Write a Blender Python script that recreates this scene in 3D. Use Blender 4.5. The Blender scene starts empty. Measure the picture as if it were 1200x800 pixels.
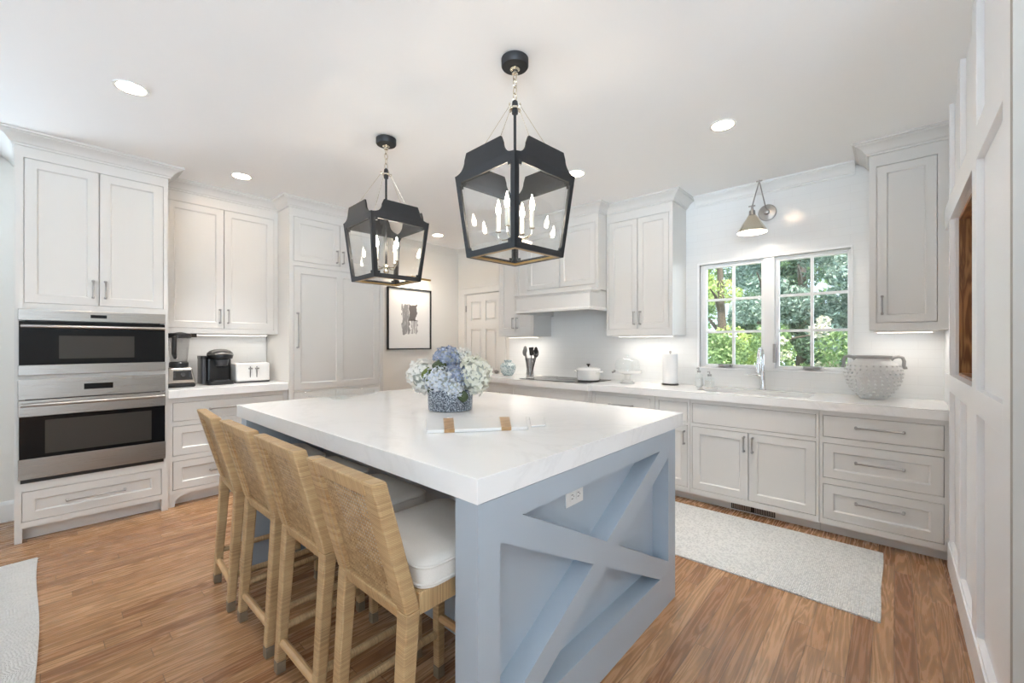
import bpy, bmesh, math, random
from mathutils import Vector, Matrix
R = math.radians
PI = math.pi
random.seed(7)
scene = bpy.context.scene
COL = scene.collection

# ------------------------------------------------------------------ camera
cam_d = bpy.data.cameras.new('camera')
cam = bpy.data.objects.new('camera', cam_d)
COL.objects.link(cam)
cam.location = (0, 0, 1.31)
cam.rotation_euler = (R(90), 0, R(42.003))
cam_d.sensor_fit = 'HORIZONTAL'
cam_d.sensor_width = 36.0
cam_d.lens = 497.5 / 1200 * 36.0
cam_d.shift_y = 2.8 / 1200
cam_d.clip_start = 0.02
scene.camera = cam

# ------------------------------------------------------------------ world, sun, exposure
WORLD_STRENGTH = 11.0
SKY_COL = (0.07, 0.085, 0.10)
LOWER_FILL_COL = (0.69, 0.85, 1.0)
EXPOSURE = 0.64
world = bpy.data.worlds.new('daylight')
scene.world = world
world.use_nodes = True
bg = world.node_tree.nodes['Background']
# dim sky above the horizon; bright lower half added to light the ceiling
_nt = world.node_tree
_tc = _nt.nodes.new('ShaderNodeTexCoord')
_sp = _nt.nodes.new('ShaderNodeSeparateXYZ')
_rp = _nt.nodes.new('ShaderNodeValToRGB')
_mr = _nt.nodes.new('ShaderNodeMapRange')
_nt.links.new(_tc.outputs['Generated'], _sp.inputs[0])
_nt.links.new(_sp.outputs[2], _mr.inputs['Value'])
_mr.inputs['From Min'].default_value = -0.06
_mr.inputs['From Max'].default_value = 0.06
_nt.links.new(_mr.outputs[0], _rp.inputs[0])
_rp.color_ramp.elements[0].color = LOWER_FILL_COL + (1,)
_rp.color_ramp.elements[1].color = SKY_COL + (1,)
_nt.links.new(_rp.outputs[0], bg.inputs['Color'])
bg.inputs['Strength'].default_value = WORLD_STRENGTH
sun_d = bpy.data.lights.new('sun', 'SUN')
sun_d.energy = 9.5
sun_d.angle = R(1.0)
sun_d.color = (1.0, 0.95, 0.86)
sun = bpy.data.objects.new('sun', sun_d)
COL.objects.link(sun)
sun.rotation_euler = (R(14), R(24), 0)
DOWNLIGHT_W = 2.4
UNDER_W = 0.9
vs = scene.view_settings
vs.view_transform = 'Standard'
vs.look = 'None'
vs.exposure = EXPOSURE
vs.gamma = 1.0
vs.use_curve_mapping = False
cy = scene.cycles
cy.max_bounces = 10
cy.diffuse_bounces = 6
cy.glossy_bounces = 4
cy.transmission_bounces = 6
cy.transparent_max_bounces = 24
cy.sample_clamp_indirect = 6.0
cy.caustics_reflective = False
cy.caustics_refractive = False

# ------------------------------------------------------------------ materials
def new_mat(name):
    m = bpy.data.materials.new(name)
    m.use_nodes = True
    nt = m.node_tree
    return m, nt, nt.nodes['Principled BSDF'], nt.nodes['Material Output']

def nd(nt, typ, ins=None, **attrs):
    n = nt.nodes.new(typ)
    for k, v in attrs.items():
        setattr(n, k, v)
    for k, v in (ins or {}).items():
        s = n.inputs[k]
        if isinstance(v, bpy.types.NodeSocket):
            nt.links.new(v, s)
        else:
            s.default_value = v
    return n

def math_(nt, op, a, b=0.0, c=None):
    ins = {0: a, 1: b}
    if c is not None:
        ins[2] = c
    return nd(nt, 'ShaderNodeMath', ins, operation=op).outputs[0]

def rgba(c):
    return (c[0], c[1], c[2], 1.0)

def plain(name, col, rough=0.5, metal=0.0, spec=0.5, var=0.0, vscale=8.0, bump=0.0, bscale=60.0, coat=0.0):
    m, nt, b, out = new_mat(name)
    b.inputs['Base Color'].default_value = rgba(col)
    b.inputs['Roughness'].default_value = rough
    b.inputs['Metallic'].default_value = metal
    b.inputs['Specular IOR Level'].default_value = spec
    b.inputs['Coat Weight'].default_value = coat
    tc = nd(nt, 'ShaderNodeTexCoord')
    if var > 0:
        n = nd(nt, 'ShaderNodeTexNoise', {'Vector': tc.outputs['Object'], 'Scale': vscale, 'Detail': 4.0})
        mx = nd(nt, 'ShaderNodeMix', data_type='RGBA')
        nt.links.new(n.outputs['Fac'], mx.inputs['Factor'])
        mx.inputs['A'].default_value = rgba([c * (1 - var) for c in col])
        mx.inputs['B'].default_value = rgba([min(1, c * (1 + var)) for c in col])
        nt.links.new(mx.outputs['Result'], b.inputs['Base Color'])
    if bump > 0:
        n2 = nd(nt, 'ShaderNodeTexNoise', {'Vector': tc.outputs['Object'], 'Scale': bscale, 'Detail': 3.0})
        bp = nd(nt, 'ShaderNodeBump', {'Strength': bump, 'Distance': 0.002, 'Height': n2.outputs['Fac']})
        nt.links.new(bp.outputs['Normal'], b.inputs['Normal'])
    return m

def emit(name, col, strength):
    m, nt, b, out = new_mat(name)
    b.inputs['Base Color'].default_value = rgba(col)
    b.inputs['Emission Color'].default_value = rgba(col)
    b.inputs['Emission Strength'].default_value = strength
    return m

def thin_glass(name, tint=(0.97, 0.98, 0.98), refl=1.0, rough=0.0):
    m, nt, b, out = new_mat(name)
    nt.nodes.remove(b)
    tr = nd(nt, 'ShaderNodeBsdfTransparent', {'Color': rgba(tint)})
    gl = nd(nt, 'ShaderNodeBsdfGlossy', {'Color': (1, 1, 1, 1), 'Roughness': rough})
    lw = nd(nt, 'ShaderNodeLayerWeight', {'Blend': 0.5})
    k = math_(nt, 'MULTIPLY', math_(nt, 'MULTIPLY_ADD', math_(nt, 'POWER', lw.outputs['Facing'], 5.0), 0.9, 0.045), refl)
    mx = nd(nt, 'ShaderNodeMixShader', {0: k, 1: tr.outputs[0], 2: gl.outputs[0]})
    nt.links.new(mx.outputs[0], out.inputs['Surface'])
    return m

def make_floor():
    m, nt, b, out = new_mat('oak_strip_floor')
    tc = nd(nt, 'ShaderNodeTexCoord')
    sp = nd(nt, 'ShaderNodeSeparateXYZ', {0: tc.outputs['Object']})
    X, Y = sp.outputs[0], sp.outputs[1]
    W, L = 0.072, 1.2
    xs = math_(nt, 'DIVIDE', X, W)
    row = math_(nt, 'FLOOR', xs)
    fx = math_(nt, 'FRACT', xs)
    wn = nd(nt, 'ShaderNodeTexWhiteNoise', {'W': row}, noise_dimensions='1D')
    ys = math_(nt, 'ADD', math_(nt, 'DIVIDE', Y, L), math_(nt, 'MULTIPLY', wn.outputs['Value'], 7.31))
    brd = math_(nt, 'FLOOR', ys)
    fy = math_(nt, 'FRACT', ys)
    cell = nd(nt, 'ShaderNodeCombineXYZ', {0: row, 1: brd})
    wn2 = nd(nt, 'ShaderNodeTexWhiteNoise', {'Vector': cell.outputs[0]}, noise_dimensions='2D')
    # per-board tone
    ramp = nd(nt, 'ShaderNodeValToRGB', {0: wn2.outputs['Value']})
    els = ramp.color_ramp.elements
    els[0].position, els[0].color = 0.0, (0.285, 0.135, 0.063, 1)
    els[1].position, els[1].color = 1.0, (0.47, 0.265, 0.135, 1)
    e = els.new(0.35); e.color = (0.36, 0.185, 0.086, 1)
    e = els.new(0.7); e.color = (0.41, 0.222, 0.108, 1)
    # grain, shifted per board
    off = nd(nt, 'ShaderNodeVectorMath', {0: wn2.outputs['Color'], 1: (40, 40, 40)}, operation='MULTIPLY')
    gv = nd(nt, 'ShaderNodeCombineXYZ', {0: math_(nt, 'MULTIPLY', X, 15.0), 1: math_(nt, 'MULTIPLY', Y, 1.1)})
    gv2 = nd(nt, 'ShaderNodeVectorMath', {0: gv.outputs[0], 1: off.outputs[0]}, operation='ADD')
    n1 = nd(nt, 'ShaderNodeTexNoise', {'Vector': gv2.outputs[0], 'Scale': 1.0, 'Detail': 3.0, 'Distortion': 0.6})
    rings = math_(nt, 'SINE', math_(nt, 'MULTIPLY', n1.outputs['Fac'], 60.0))
    rings = math_(nt, 'POWER', math_(nt, 'MULTIPLY_ADD', rings, 0.5, 0.5), 0.5)
    fine = nd(nt, 'ShaderNodeCombineXYZ', {0: math_(nt, 'MULTIPLY', X, 420.0), 1: math_(nt, 'MULTIPLY', Y, 9.0)})
    n2 = nd(nt, 'ShaderNodeTexNoise', {'Vector': fine.outputs[0], 'Scale': 1.0, 'Detail': 2.0})
    g = math_(nt, 'ADD', math_(nt, 'MULTIPLY', rings, 0.5), math_(nt, 'MULTIPLY', n2.outputs['Fac'], 0.36))
    k = math_(nt, 'MULTIPLY_ADD', g, 0.78, 0.52)
    c1 = nd(nt, 'ShaderNodeVectorMath', {0: ramp.outputs[0], 3: k}, operation='SCALE')
    # seams
    dx = math_(nt, 'MINIMUM', fx, math_(nt, 'SUBTRACT', 1.0, fx))
    dy = math_(nt, 'MULTIPLY', math_(nt, 'MINIMUM', fy, math_(nt, 'SUBTRACT', 1.0, fy)), L / W)
    dmin = math_(nt, 'MINIMUM', dx, dy)
    seam = nd(nt, 'ShaderNodeMapRange', {'Value': dmin, 'From Min': 0.008, 'From Max': 0.03, 'To Min': 0.42, 'To Max': 1.0})
    c2 = nd(nt, 'ShaderNodeVectorMath', {0: c1.outputs[0], 3: seam.outputs[0]}, operation='SCALE')
    nt.links.new(c2.outputs[0], b.inputs['Base Color'])
    rg = math_(nt, 'MULTIPLY_ADD', g, 0.12, 0.2)
    nt.links.new(rg, b.inputs['Roughness'])
    h = math_(nt, 'MULTIPLY', seam.outputs[0], math_(nt, 'MULTIPLY_ADD', g, 0.15, 0.85))
    bp = nd(nt, 'ShaderNodeBump', {'Strength': 0.25, 'Distance': 0.002, 'Height': h})
    nt.links.new(bp.outputs['Normal'], b.inputs['Normal'])
    return m

def make_tile(name, ax, col=(0.84, 0.845, 0.84)):
    m, nt, b, out = new_mat(name)
    tc = nd(nt, 'ShaderNodeTexCoord')
    sp = nd(nt, 'ShaderNodeSeparateXYZ', {0: tc.outputs['Object']})
    v = nd(nt, 'ShaderNodeCombineXYZ', {0: sp.outputs[ax], 1: sp.outputs[2]})
    br = nd(nt, 'ShaderNodeTexBrick', {'Vector': v.outputs[0], 'Color1': rgba(col), 'Color2': rgba([c * 0.985 for c in col]),
            'Mortar': (0.79, 0.79, 0.785, 1), 'Scale': 1.0, 'Mortar Size': 0.0016, 'Mortar Smooth': 0.3, 'Brick Width': 0.254, 'Row Height': 0.0635})
    nt.links.new(br.outputs['Color'], b.inputs['Base Color'])
    b.inputs['Roughness'].default_value = 0.14
    ns = nd(nt, 'ShaderNodeTexNoise', {'Vector': tc.outputs['Object'], 'Scale': 9.0, 'Detail': 2.0})
    h = math_(nt, 'SUBTRACT', math_(nt, 'MULTIPLY', ns.outputs['Fac'], 0.9), br.outputs['Fac'])
    bp = nd(nt, 'ShaderNodeBump', {'Strength': 0.09, 'Distance': 0.004, 'Height': h})
    nt.links.new(bp.outputs['Normal'], b.inputs['Normal'])
    return m

def make_quartz():
    m, nt, b, out = new_mat('white_quartz')
    tc = nd(nt, 'ShaderNodeTexCoord')
    wv = nd(nt, 'ShaderNodeTexNoise', {'Vector': tc.outputs['Object'], 'Scale': 1.1, 'Detail': 6.0, 'Roughness': 0.6, 'Distortion': 1.6})
    d = math_(nt, 'ABSOLUTE', math_(nt, 'SUBTRACT', wv.outputs['Fac'], 0.5))
    vein = nd(nt, 'ShaderNodeMapRange', {'Value': d, 'From Min': 0.0, 'From Max': 0.028, 'To Min': 1.0, 'To Max': 0.0})
    n2 = nd(nt, 'ShaderNodeTexNoise', {'Vector': tc.outputs['Object'], 'Scale': 2.3, 'Detail': 2.0})
    f = math_(nt, 'MULTIPLY', math_(nt, 'MULTIPLY', vein.outputs[0], n2.outputs['Fac']), 0.22)
    mx = nd(nt, 'ShaderNodeMix', {'Factor': f}, data_type='RGBA')
    mx.inputs['A'].default_value = (0.86, 0.855, 0.845, 1)
    mx.inputs['B'].default_value = (0.52, 0.51, 0.5, 1)
    nt.links.new(mx.outputs['Result'], b.inputs['Base Color'])
    b.inputs['Roughness'].default_value = 0.17
    return m

def make_rattan(name, ax):
    m, nt, b, out = new_mat(name)
    tc = nd(nt, 'ShaderNodeTexCoord')
    oi = nd(nt, 'ShaderNodeObjectInfo')
    sp = nd(nt, 'ShaderNodeSeparateXYZ', {0: tc.outputs['Object']})
    u = sp.outputs[ax]
    n0 = nd(nt, 'ShaderNodeTexNoise', {'Vector': tc.outputs['Object'], 'Scale': 9.0})
    uu = math_(nt, 'ADD', math_(nt, 'DIVIDE', u, 0.0046), math_(nt, 'MULTIPLY', n0.outputs['Fac'], 1.6))
    fr = math_(nt, 'FRACT', uu)
    st = math_(nt, 'FLOOR', uu)
    wn = nd(nt, 'ShaderNodeTexWhiteNoise', {'W': st}, noise_dimensions='1D')
    prof = math_(nt, 'SINE', math_(nt, 'MULTIPLY', fr, PI))
    big = nd(nt, 'ShaderNodeTexNoise', {'Vector': tc.outputs['Object'], 'Scale': 5.0, 'Detail': 3.0})
    tone = math_(nt, 'ADD', math_(nt, 'MULTIPLY', wn.outputs['Value'], 0.3), math_(nt, 'MULTIPLY', big.outputs['Fac'], 0.68))
    ramp = nd(nt, 'ShaderNodeValToRGB', {0: tone})
    els = ramp.color_ramp.elements
    els[0].position, els[0].color = 0.12, (0.27, 0.15, 0.066, 1)
    els[1].position, els[1].color = 0.85, (0.60, 0.42, 0.22, 1)
    e = els.new(0.45); e.color = (0.47, 0.305, 0.15, 1)
    k = math_(nt, 'MULTIPLY_ADD', prof, 0.3, 0.78)
    c = nd(nt, 'ShaderNodeVectorMath', {0: ramp.outputs[0], 3: k}, operation='SCALE')
    nt.links.new(c.outputs[0], b.inputs['Base Color'])
    b.inputs['Roughness'].default_value = 0.42
    bp = nd(nt, 'ShaderNodeBump', {'Strength': 0.55, 'Distance': 0.0016, 'Height': prof})
    nt.links.new(bp.outputs['Normal'], b.inputs['Normal'])
    return m

def make_cane():
    # open cane webbing: real little gaps between the strands (alpha by pattern)
    m, nt, b, out = new_mat('cane_webbing')
    tc = nd(nt, 'ShaderNodeTexCoord')
    sp = nd(nt, 'ShaderNodeSeparateXYZ', {0: tc.outputs['Object']})
    nz = nd(nt, 'ShaderNodeTexNoise', {'Vector': tc.outputs['Object'], 'Scale': 9.0})
    jit = math_(nt, 'MULTIPLY_ADD', nz.outputs['Fac'], 0.7, -0.35)
    ux = math_(nt, 'ADD', math_(nt, 'DIVIDE', sp.outputs[0], 0.0136), jit)
    uz = math_(nt, 'ADD', math_(nt, 'DIVIDE', sp.outputs[2], 0.0116), jit)
    fx = math_(nt, 'ABSOLUTE', math_(nt, 'SUBTRACT', math_(nt, 'FRACT', ux), 0.5))
    fz = math_(nt, 'ABSOLUTE', math_(nt, 'SUBTRACT', math_(nt, 'FRACT', uz), 0.5))
    hx = math_(nt, 'LESS_THAN', fx, 0.3)
    hz = math_(nt, 'LESS_THAN', fz, 0.3)
    hole = math_(nt, 'MULTIPLY', hx, hz)
    nt.links.new(math_(nt, 'SUBTRACT', 1.0, hole), b.inputs['Alpha'])
    cell = nd(nt, 'ShaderNodeCombineXYZ', {0: math_(nt, 'FLOOR', ux), 1: math_(nt, 'FLOOR', uz)})
    wn = nd(nt, 'ShaderNodeTexWhiteNoise', {'Vector': cell.outputs[0]}, noise_dimensions='2D')
    ramp = nd(nt, 'ShaderNodeValToRGB', {0: wn.outputs['Value']})
    els = ramp.color_ramp.elements
    els[0].color = (0.35, 0.21, 0.095, 1)
    els[1].color = (0.58, 0.40, 0.21, 1)
    nt.links.new(ramp.outputs[0], b.inputs['Base Color'])
    b.inputs['Roughness'].default_value = 0.45
    return m

def make_fabric(name, col, scale=420.0, strength=0.35, dirt=0.06):
    m, nt, b, out = new_mat(name)
    tc = nd(nt, 'ShaderNodeTexCoord')
    w1 = nd(nt, 'ShaderNodeTexNoise', {'Vector': tc.outputs['Object'], 'Scale': scale, 'Detail': 2.0})
    w2 = nd(nt, 'ShaderNodeTexNoise', {'Vector': tc.outputs['Object'], 'Scale': 14.0, 'Detail': 3.0})
    f = math_(nt, 'MULTIPLY_ADD', w2.outputs['Fac'], 2 * dirt, 1 - dirt)
    f = math_(nt, 'MULTIPLY', f, math_(nt, 'MULTIPLY_ADD', w1.outputs['Fac'], 0.16, 0.92))
    c = nd(nt, 'ShaderNodeVectorMath', {0: col, 3: f}, operation='SCALE')
    nt.links.new(c.outputs[0], b.inputs['Base Color'])
    b.inputs['Roughness'].default_value = 0.9
    b.inputs['Specular IOR Level'].default_value = 0.15
    bp = nd(nt, 'ShaderNodeBump', {'Strength': strength, 'Distance': 0.001, 'Height': w1.outputs['Fac']})
    nt.links.new(bp.outputs['Normal'], b.inputs['Normal'])
    return m

def make_rug(name, col, dark, sx, sy, mix=0.35):
    m, nt, b, out = new_mat(name)
    tc = nd(nt, 'ShaderNodeTexCoord')
    sp = nd(nt, 'ShaderNodeSeparateXYZ', {0: tc.outputs['Object']})
    ux = math_(nt, 'DIVIDE', sp.outputs[0], sx)
    uy = math_(nt, 'DIVIDE', sp.outputs[1], sy)
    row = math_(nt, 'FLOOR', ux)
    wn0 = nd(nt, 'ShaderNodeTexWhiteNoise', {'W': row}, noise_dimensions='1D')
    uy2 = math_(nt, 'ADD', uy, wn0.outputs['Value'])
    cell = nd(nt, 'ShaderNodeCombineXYZ', {0: row, 1: math_(nt, 'FLOOR', uy2)})
    wn = nd(nt, 'ShaderNodeTexWhiteNoise', {'Vector': cell.outputs[0]}, noise_dimensions='2D')
    hx = math_(nt, 'SINE', math_(nt, 'MULTIPLY', math_(nt, 'FRACT', ux), PI))
    hy = math_(nt, 'SINE', math_(nt, 'MULTIPLY', math_(nt, 'FRACT', uy2), PI))
    h = math_(nt, 'POWER', math_(nt, 'MULTIPLY', hx, hy), 0.5)
    big = nd(nt, 'ShaderNodeTexNoise', {'Vector': tc.outputs['Object'], 'Scale': 6.0, 'Detail': 4.0})
    sel = nd(nt, 'ShaderNodeMapRange', {'Value': math_(nt, 'ADD', wn.outputs['Value'], math_(nt, 'MULTIPLY', math_(nt, 'SUBTRACT', big.outputs['Fac'], 0.5), 0.4)), 'From Min': 0.35, 'From Max': 1.05, 'To Min': 0.0, 'To Max': mix})
    mx = nd(nt, 'ShaderNodeMix', {'Factor': sel.outputs[0]}, data_type='RGBA')
    mx.inputs['A'].default_value = rgba(col)
    mx.inputs['B'].default_value = rgba(dark)
    nt.links.new(mx.outputs['Result'], b.inputs['Base Color'])
    b.inputs['Roughness'].default_value = 0.95
    b.inputs['Specular IOR Level'].default_value = 0.1
    bp = nd(nt, 'ShaderNodeBump', {'Strength': 0.9, 'Distance': 0.006, 'Height': h})
    nt.links.new(bp.outputs['Normal'], b.inputs['Normal'])
    return m

def make_steel(name, ax, col=(0.37, 0.345, 0.32), rough=0.3):
    m, nt, b, out = new_mat(name)
    tc = nd(nt, 'ShaderNodeTexCoord')
    s = [900.0, 900.0, 900.0]
    s[ax] = 2.0
    mp = nd(nt, 'ShaderNodeMapping', {'Vector': tc.outputs['Object'], 'Scale': s})
    n = nd(nt, 'ShaderNodeTexNoise', {'Vector': mp.outputs[0], 'Scale': 1.0, 'Detail': 2.0})
    b.inputs['Base Color'].default_value = rgba(col)
    b.inputs['Metallic'].default_value = 1.0
    nt.links.new(math_(nt, 'MULTIPLY_ADD', n.outputs['Fac'], 0.16, rough - 0.08), b.inputs['Roughness'])
    bp = nd(nt, 'ShaderNodeBump', {'Strength': 0.015, 'Distance': 0.001, 'Height': n.outputs['Fac']})
    nt.links.new(bp.outputs['Normal'], b.inputs['Normal'])
    return m

def make_wood(name, c0, c1, ax, rough=0.35, scale=14.0, rings=40.0):
    m, nt, b, out = new_mat(name)
    tc = nd(nt, 'ShaderNodeTexCoord')
    s = [scale, scale, scale]
    s[ax] = scale * 0.09
    mp = nd(nt, 'ShaderNodeMapping', {'Vector': tc.outputs['Object'], 'Scale': s})
    n = nd(nt, 'ShaderNodeTexNoise', {'Vector': mp.outputs[0], 'Scale': 1.0, 'Detail': 3.0, 'Distortion': 0.5})
    r = math_(nt, 'MULTIPLY_ADD', math_(nt, 'SINE', math_(nt, 'MULTIPLY', n.outputs['Fac'], rings)), 0.5, 0.5)
    mx = nd(nt, 'ShaderNodeMix', {'Factor': r}, data_type='RGBA')
    mx.inputs['A'].default_value = rgba(c0)
    mx.inputs['B'].default_value = rgba(c1)
    nt.links.new(mx.outputs['Result'], b.inputs['Base Color'])
    b.inputs['Roughness'].default_value = rough
    return m

def make_speckle(name, c0, c1, scale, thr=0.5, rough=0.4, width=0.06):
    m, nt, b, out = new_mat(name)
    tc = nd(nt, 'ShaderNodeTexCoord')
    v = nd(nt, 'ShaderNodeTexNoise', {'Vector': tc.outputs['Object'], 'Scale': scale, 'Detail': 3.0, 'Roughness': 0.7})
    f = nd(nt, 'ShaderNodeMapRange', {'Value': v.outputs['Fac'], 'From Min': thr - width, 'From Max': thr + width})
    mx = nd(nt, 'ShaderNodeMix', {'Factor': f.outputs[0]}, data_type='RGBA')
    mx.inputs['A'].default_value = rgba(c0)
    mx.inputs['B'].default_value = rgba(c1)
    nt.links.new(mx.outputs['Result'], b.inputs['Base Color'])
    b.inputs['Roughness'].default_value = rough
    return m

def make_art():
    # abstract grey brush marks on white paper (object coords: x across, z up)
    m, nt, b, out = new_mat('abstract_ink_paper')
    tc = nd(nt, 'ShaderNodeTexCoord')
    sp = nd(nt, 'ShaderNodeSeparateXYZ', {0: tc.outputs['Object']})
    x, z = sp.outputs[0], sp.outputs[2]
    mp = nd(nt, 'ShaderNodeMapping', {'Vector': tc.outputs['Object'], 'Scale': (46.0, 1.0, 3.2)})
    st = nd(nt, 'ShaderNodeTexNoise', {'Vector': mp.outputs[0], 'Scale': 1.0, 'Detail': 4.0, 'Roughness': 0.65})
    ed = nd(nt, 'ShaderNodeTexNoise', {'Vector': tc.outputs['Object'], 'Scale': 16.0, 'Detail': 2.0})
    wob = math_(nt, 'MULTIPLY_ADD', ed.outputs['Fac'], 0.09, -0.045)
    def inside(v, lo, hi):
        vv = math_(nt, 'ADD', v, wob)
        return math_(nt, 'MULTIPLY', math_(nt, 'GREATER_THAN', vv, lo), math_(nt, 'LESS_THAN', vv, hi))
    def rect(x0, x1, z0, z1):
        return math_(nt, 'MULTIPLY', inside(x, x0, x1), inside(z, z0, z1))
    a = math_(nt, 'MULTIPLY', rect(-0.125, -0.005, -0.2, 0.2), math_(nt, 'GREATER_THAN', st.outputs['Fac'], 0.42))
    c = math_(nt, 'MULTIPLY', rect(0.015, 0.12, -0.2, 0.0), math_(nt, 'GREATER_THAN', st.outputs['Fac'], 0.45))
    d = rect(-0.01, 0.11, -0.02, 0.19)
    g = math_(nt, 'MAXIMUM', math_(nt, 'MULTIPLY', a, 0.8), math_(nt, 'MULTIPLY', c, 0.62))
    mx = nd(nt, 'ShaderNodeMix', {'Factor': g}, data_type='RGBA')
    mx.inputs['A'].default_value = (0.8, 0.79, 0.77, 1)
    mx.inputs['B'].default_value = (0.16, 0.15, 0.15, 1)
    mx2 = nd(nt, 'ShaderNodeMix', {'Factor': math_(nt, 'MULTIPLY', d, 0.9), 'A': mx.outputs['Result']}, data_type='RGBA')
    for s in mx2.inputs:
        if s.name == 'A' and s.type == 'RGBA':
            nt.links.new(mx.outputs['Result'], s)
        if s.name == 'B' and s.type == 'RGBA':
            s.default_value = (0.085, 0.065, 0.06, 1)
    nt.links.new(mx2.outputs['Result'], b.inputs['Base Color'])
    b.inputs['Roughness'].default_value = 0.8
    return m

def make_leaf(name, c0, c1, transl=0.3):
    m, nt, b, out = new_mat(name)
    g = nd(nt, 'ShaderNodeNewGeometry')
    mx = nd(nt, 'ShaderNodeMix', data_type='RGBA')
    nt.links.new(g.outputs['Random Per Island'], mx.inputs['Factor'])
    mx.inputs['A'].default_value = rgba(c0)
    mx.inputs['B'].default_value = rgba(c1)
    nt.links.new(mx.outputs['Result'], b.inputs['Base Color'])
    b.inputs['Roughness'].default_value = 0.55
    if transl > 0:
        t = nd(nt, 'ShaderNodeBsdfTranslucent', {'Color': mx.outputs['Result']})
        ms = nd(nt, 'ShaderNodeMixShader', {0: transl, 1: b.outputs[0], 2: t.outputs[0]})
        nt.links.new(ms.outputs[0], out.inputs['Surface'])
    return m

M = {}
M['cab'] = plain('warm_white_cabinet_paint', (0.68, 0.665, 0.64), 0.42, var=0.012, vscale=3)
M['wall'] = plain('warm_white_wall_paint', (0.77, 0.745, 0.70), 0.7, bump=0.05, bscale=180)
M['trimw'] = plain('white_trim_paint', (0.81, 0.81, 0.80), 0.38)
M['winw'] = plain('bright_white_window_paint', (0.9, 0.9, 0.9), 0.35)
M['ceil'] = plain('ceiling_paint', (0.93, 0.93, 0.93), 0.8)
M['panel'] = plain('white_panel_paint', (0.85, 0.85, 0.86), 0.4)
M['floor'] = make_floor()
M['tile_x'] = make_tile('white_subway_tile', 0)
M['tile_y'] = make_tile('white_subway_tile_side', 1)
M['quartz'] = make_quartz()
M['island'] = plain('blue_grey_island_paint', (0.40, 0.455, 0.515), 0.4, var=0.015, vscale=4)
M['rat_x'] = make_rattan('rattan_wrap_across', 0)
M['rat_y'] = make_rattan('rattan_wrap_depth', 1)
M['rat_z'] = make_rattan('rattan_wrap_upright', 2)
M['cane'] = make_cane()
M['footw'] = plain('grey_worn_foot', (0.2, 0.15, 0.1), 0.6, var=0.2, vscale=40)
M['rail_w'] = plain('bare_rattan_pole', (0.50, 0.31, 0.15), 0.38, var=0.18, vscale=22)
M['cushion'] = make_fabric('cream_linen', (0.66, 0.62, 0.57))
M['rug_a'] = make_rug('woven_ivory_runner', (0.80, 0.795, 0.77), (0.42, 0.42, 0.41), 0.009, 0.014, 0.45)
M['rug_b'] = make_rug('ivory_tufted_rug', (0.74, 0.72, 0.69), (0.55, 0.53, 0.5), 0.008, 0.011, 0.4)
M['fringe'] = plain('cotton_fringe', (0.74, 0.71, 0.66), 0.9)
M['steel'] = make_steel('brushed_stainless', 1)
M['steel_x'] = make_steel('brushed_stainless_front', 0)
M['nickel'] = plain('polished_nickel', (0.42, 0.405, 0.39), 0.28, 1.0)
M['chrome'] = plain('chrome', (0.75, 0.75, 0.76), 0.08, 1.0)
M['blkglass'] = plain('black_oven_glass', (0.006, 0.006, 0.007), 0.04, spec=0.22)
M['winglass'] = plain('oven_window_glass', (0.05, 0.046, 0.042), 0.06, spec=0.3)
M['black'] = plain('black_plastic', (0.012, 0.012, 0.013), 0.32)
M['dkgrey'] = plain('dark_grey_plastic', (0.045, 0.045, 0.05), 0.3)
M['bronze'] = plain('dark_bronze_metal', (0.034, 0.035, 0.038), 0.5, 0.55, var=0.1, vscale=30)
M['brass'] = plain('aged_brass', (0.5, 0.33, 0.13), 0.3, 1.0)
M['polnick'] = plain('warm_nickel', (0.72, 0.66, 0.55), 0.2, 1.0)
M['glass'] = thin_glass('clear_thin_glass', (0.965, 0.975, 0.975))
M['glass_w'] = thin_glass('window_glass', (0.97, 0.98, 0.98), 0.7)
M['glass_s'] = thin_glass('clear_serving_glass', (0.965, 0.98, 0.98), 1.1, 0.02)
M['jarplastic'] = thin_glass('clear_jug_plastic', (0.8, 0.8, 0.81), 1.8, 0.08)
M['candle'] = plain('candle_sleeve', (0.8, 0.76, 0.66), 0.5)
M['bulb'] = emit('warm_bulb', (1.0, 0.86, 0.68), 95.0)
M['down'] = emit('downlight_lens', (1.0, 0.93, 0.84), 9.0)
M['strip'] = emit('led_strip', (1.0, 0.93, 0.84), 3.0)
M['shadein'] = emit('lit_shade_lining', (1.0, 0.96, 0.9), 1.6)
M['white_enamel'] = plain('white_enamel', (0.8, 0.795, 0.78), 0.22)
M['white_plastic'] = plain('white_plastic', (0.78, 0.77, 0.75), 0.3)
M['paper'] = plain('white_paper', (0.8, 0.8, 0.8), 0.9, bump=0.2, bscale=200)
M['stoneware'] = plain('chalky_grey_white_clay', (0.66, 0.655, 0.645), 0.75, var=0.1, vscale=14, bump=0.3, bscale=90)
M['greypot'] = plain('grey_clay_trim', (0.36, 0.355, 0.35), 0.7, var=0.1, vscale=20)
M['ginger'] = make_speckle('blue_green_glaze', (0.62, 0.68, 0.68), (0.24, 0.33, 0.35), 60.0, 0.52, 0.25)
M['bluevase'] = make_speckle('blue_white_mosaic_glaze', (0.42, 0.46, 0.51), (0.05, 0.062, 0.082), 130.0, 0.47, 0.3, 0.05)
M['marble'] = plain('white_marble_board', (0.8, 0.795, 0.78), 0.25, var=0.03, vscale=6)
M['oakinlay'] = make_wood('tan_oak_inlay', (0.42, 0.24, 0.10), (0.52, 0.32, 0.15), 1)
M['niche'] = make_wood('stained_oak', (0.19, 0.078, 0.026), (0.43, 0.21, 0.08), 2, 0.35, 26.0, 34.0)
M['niche_h'] = make_wood('stained_oak_flat', (0.19, 0.078, 0.026), (0.43, 0.21, 0.08), 1, 0.35, 26.0, 34.0)
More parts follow.
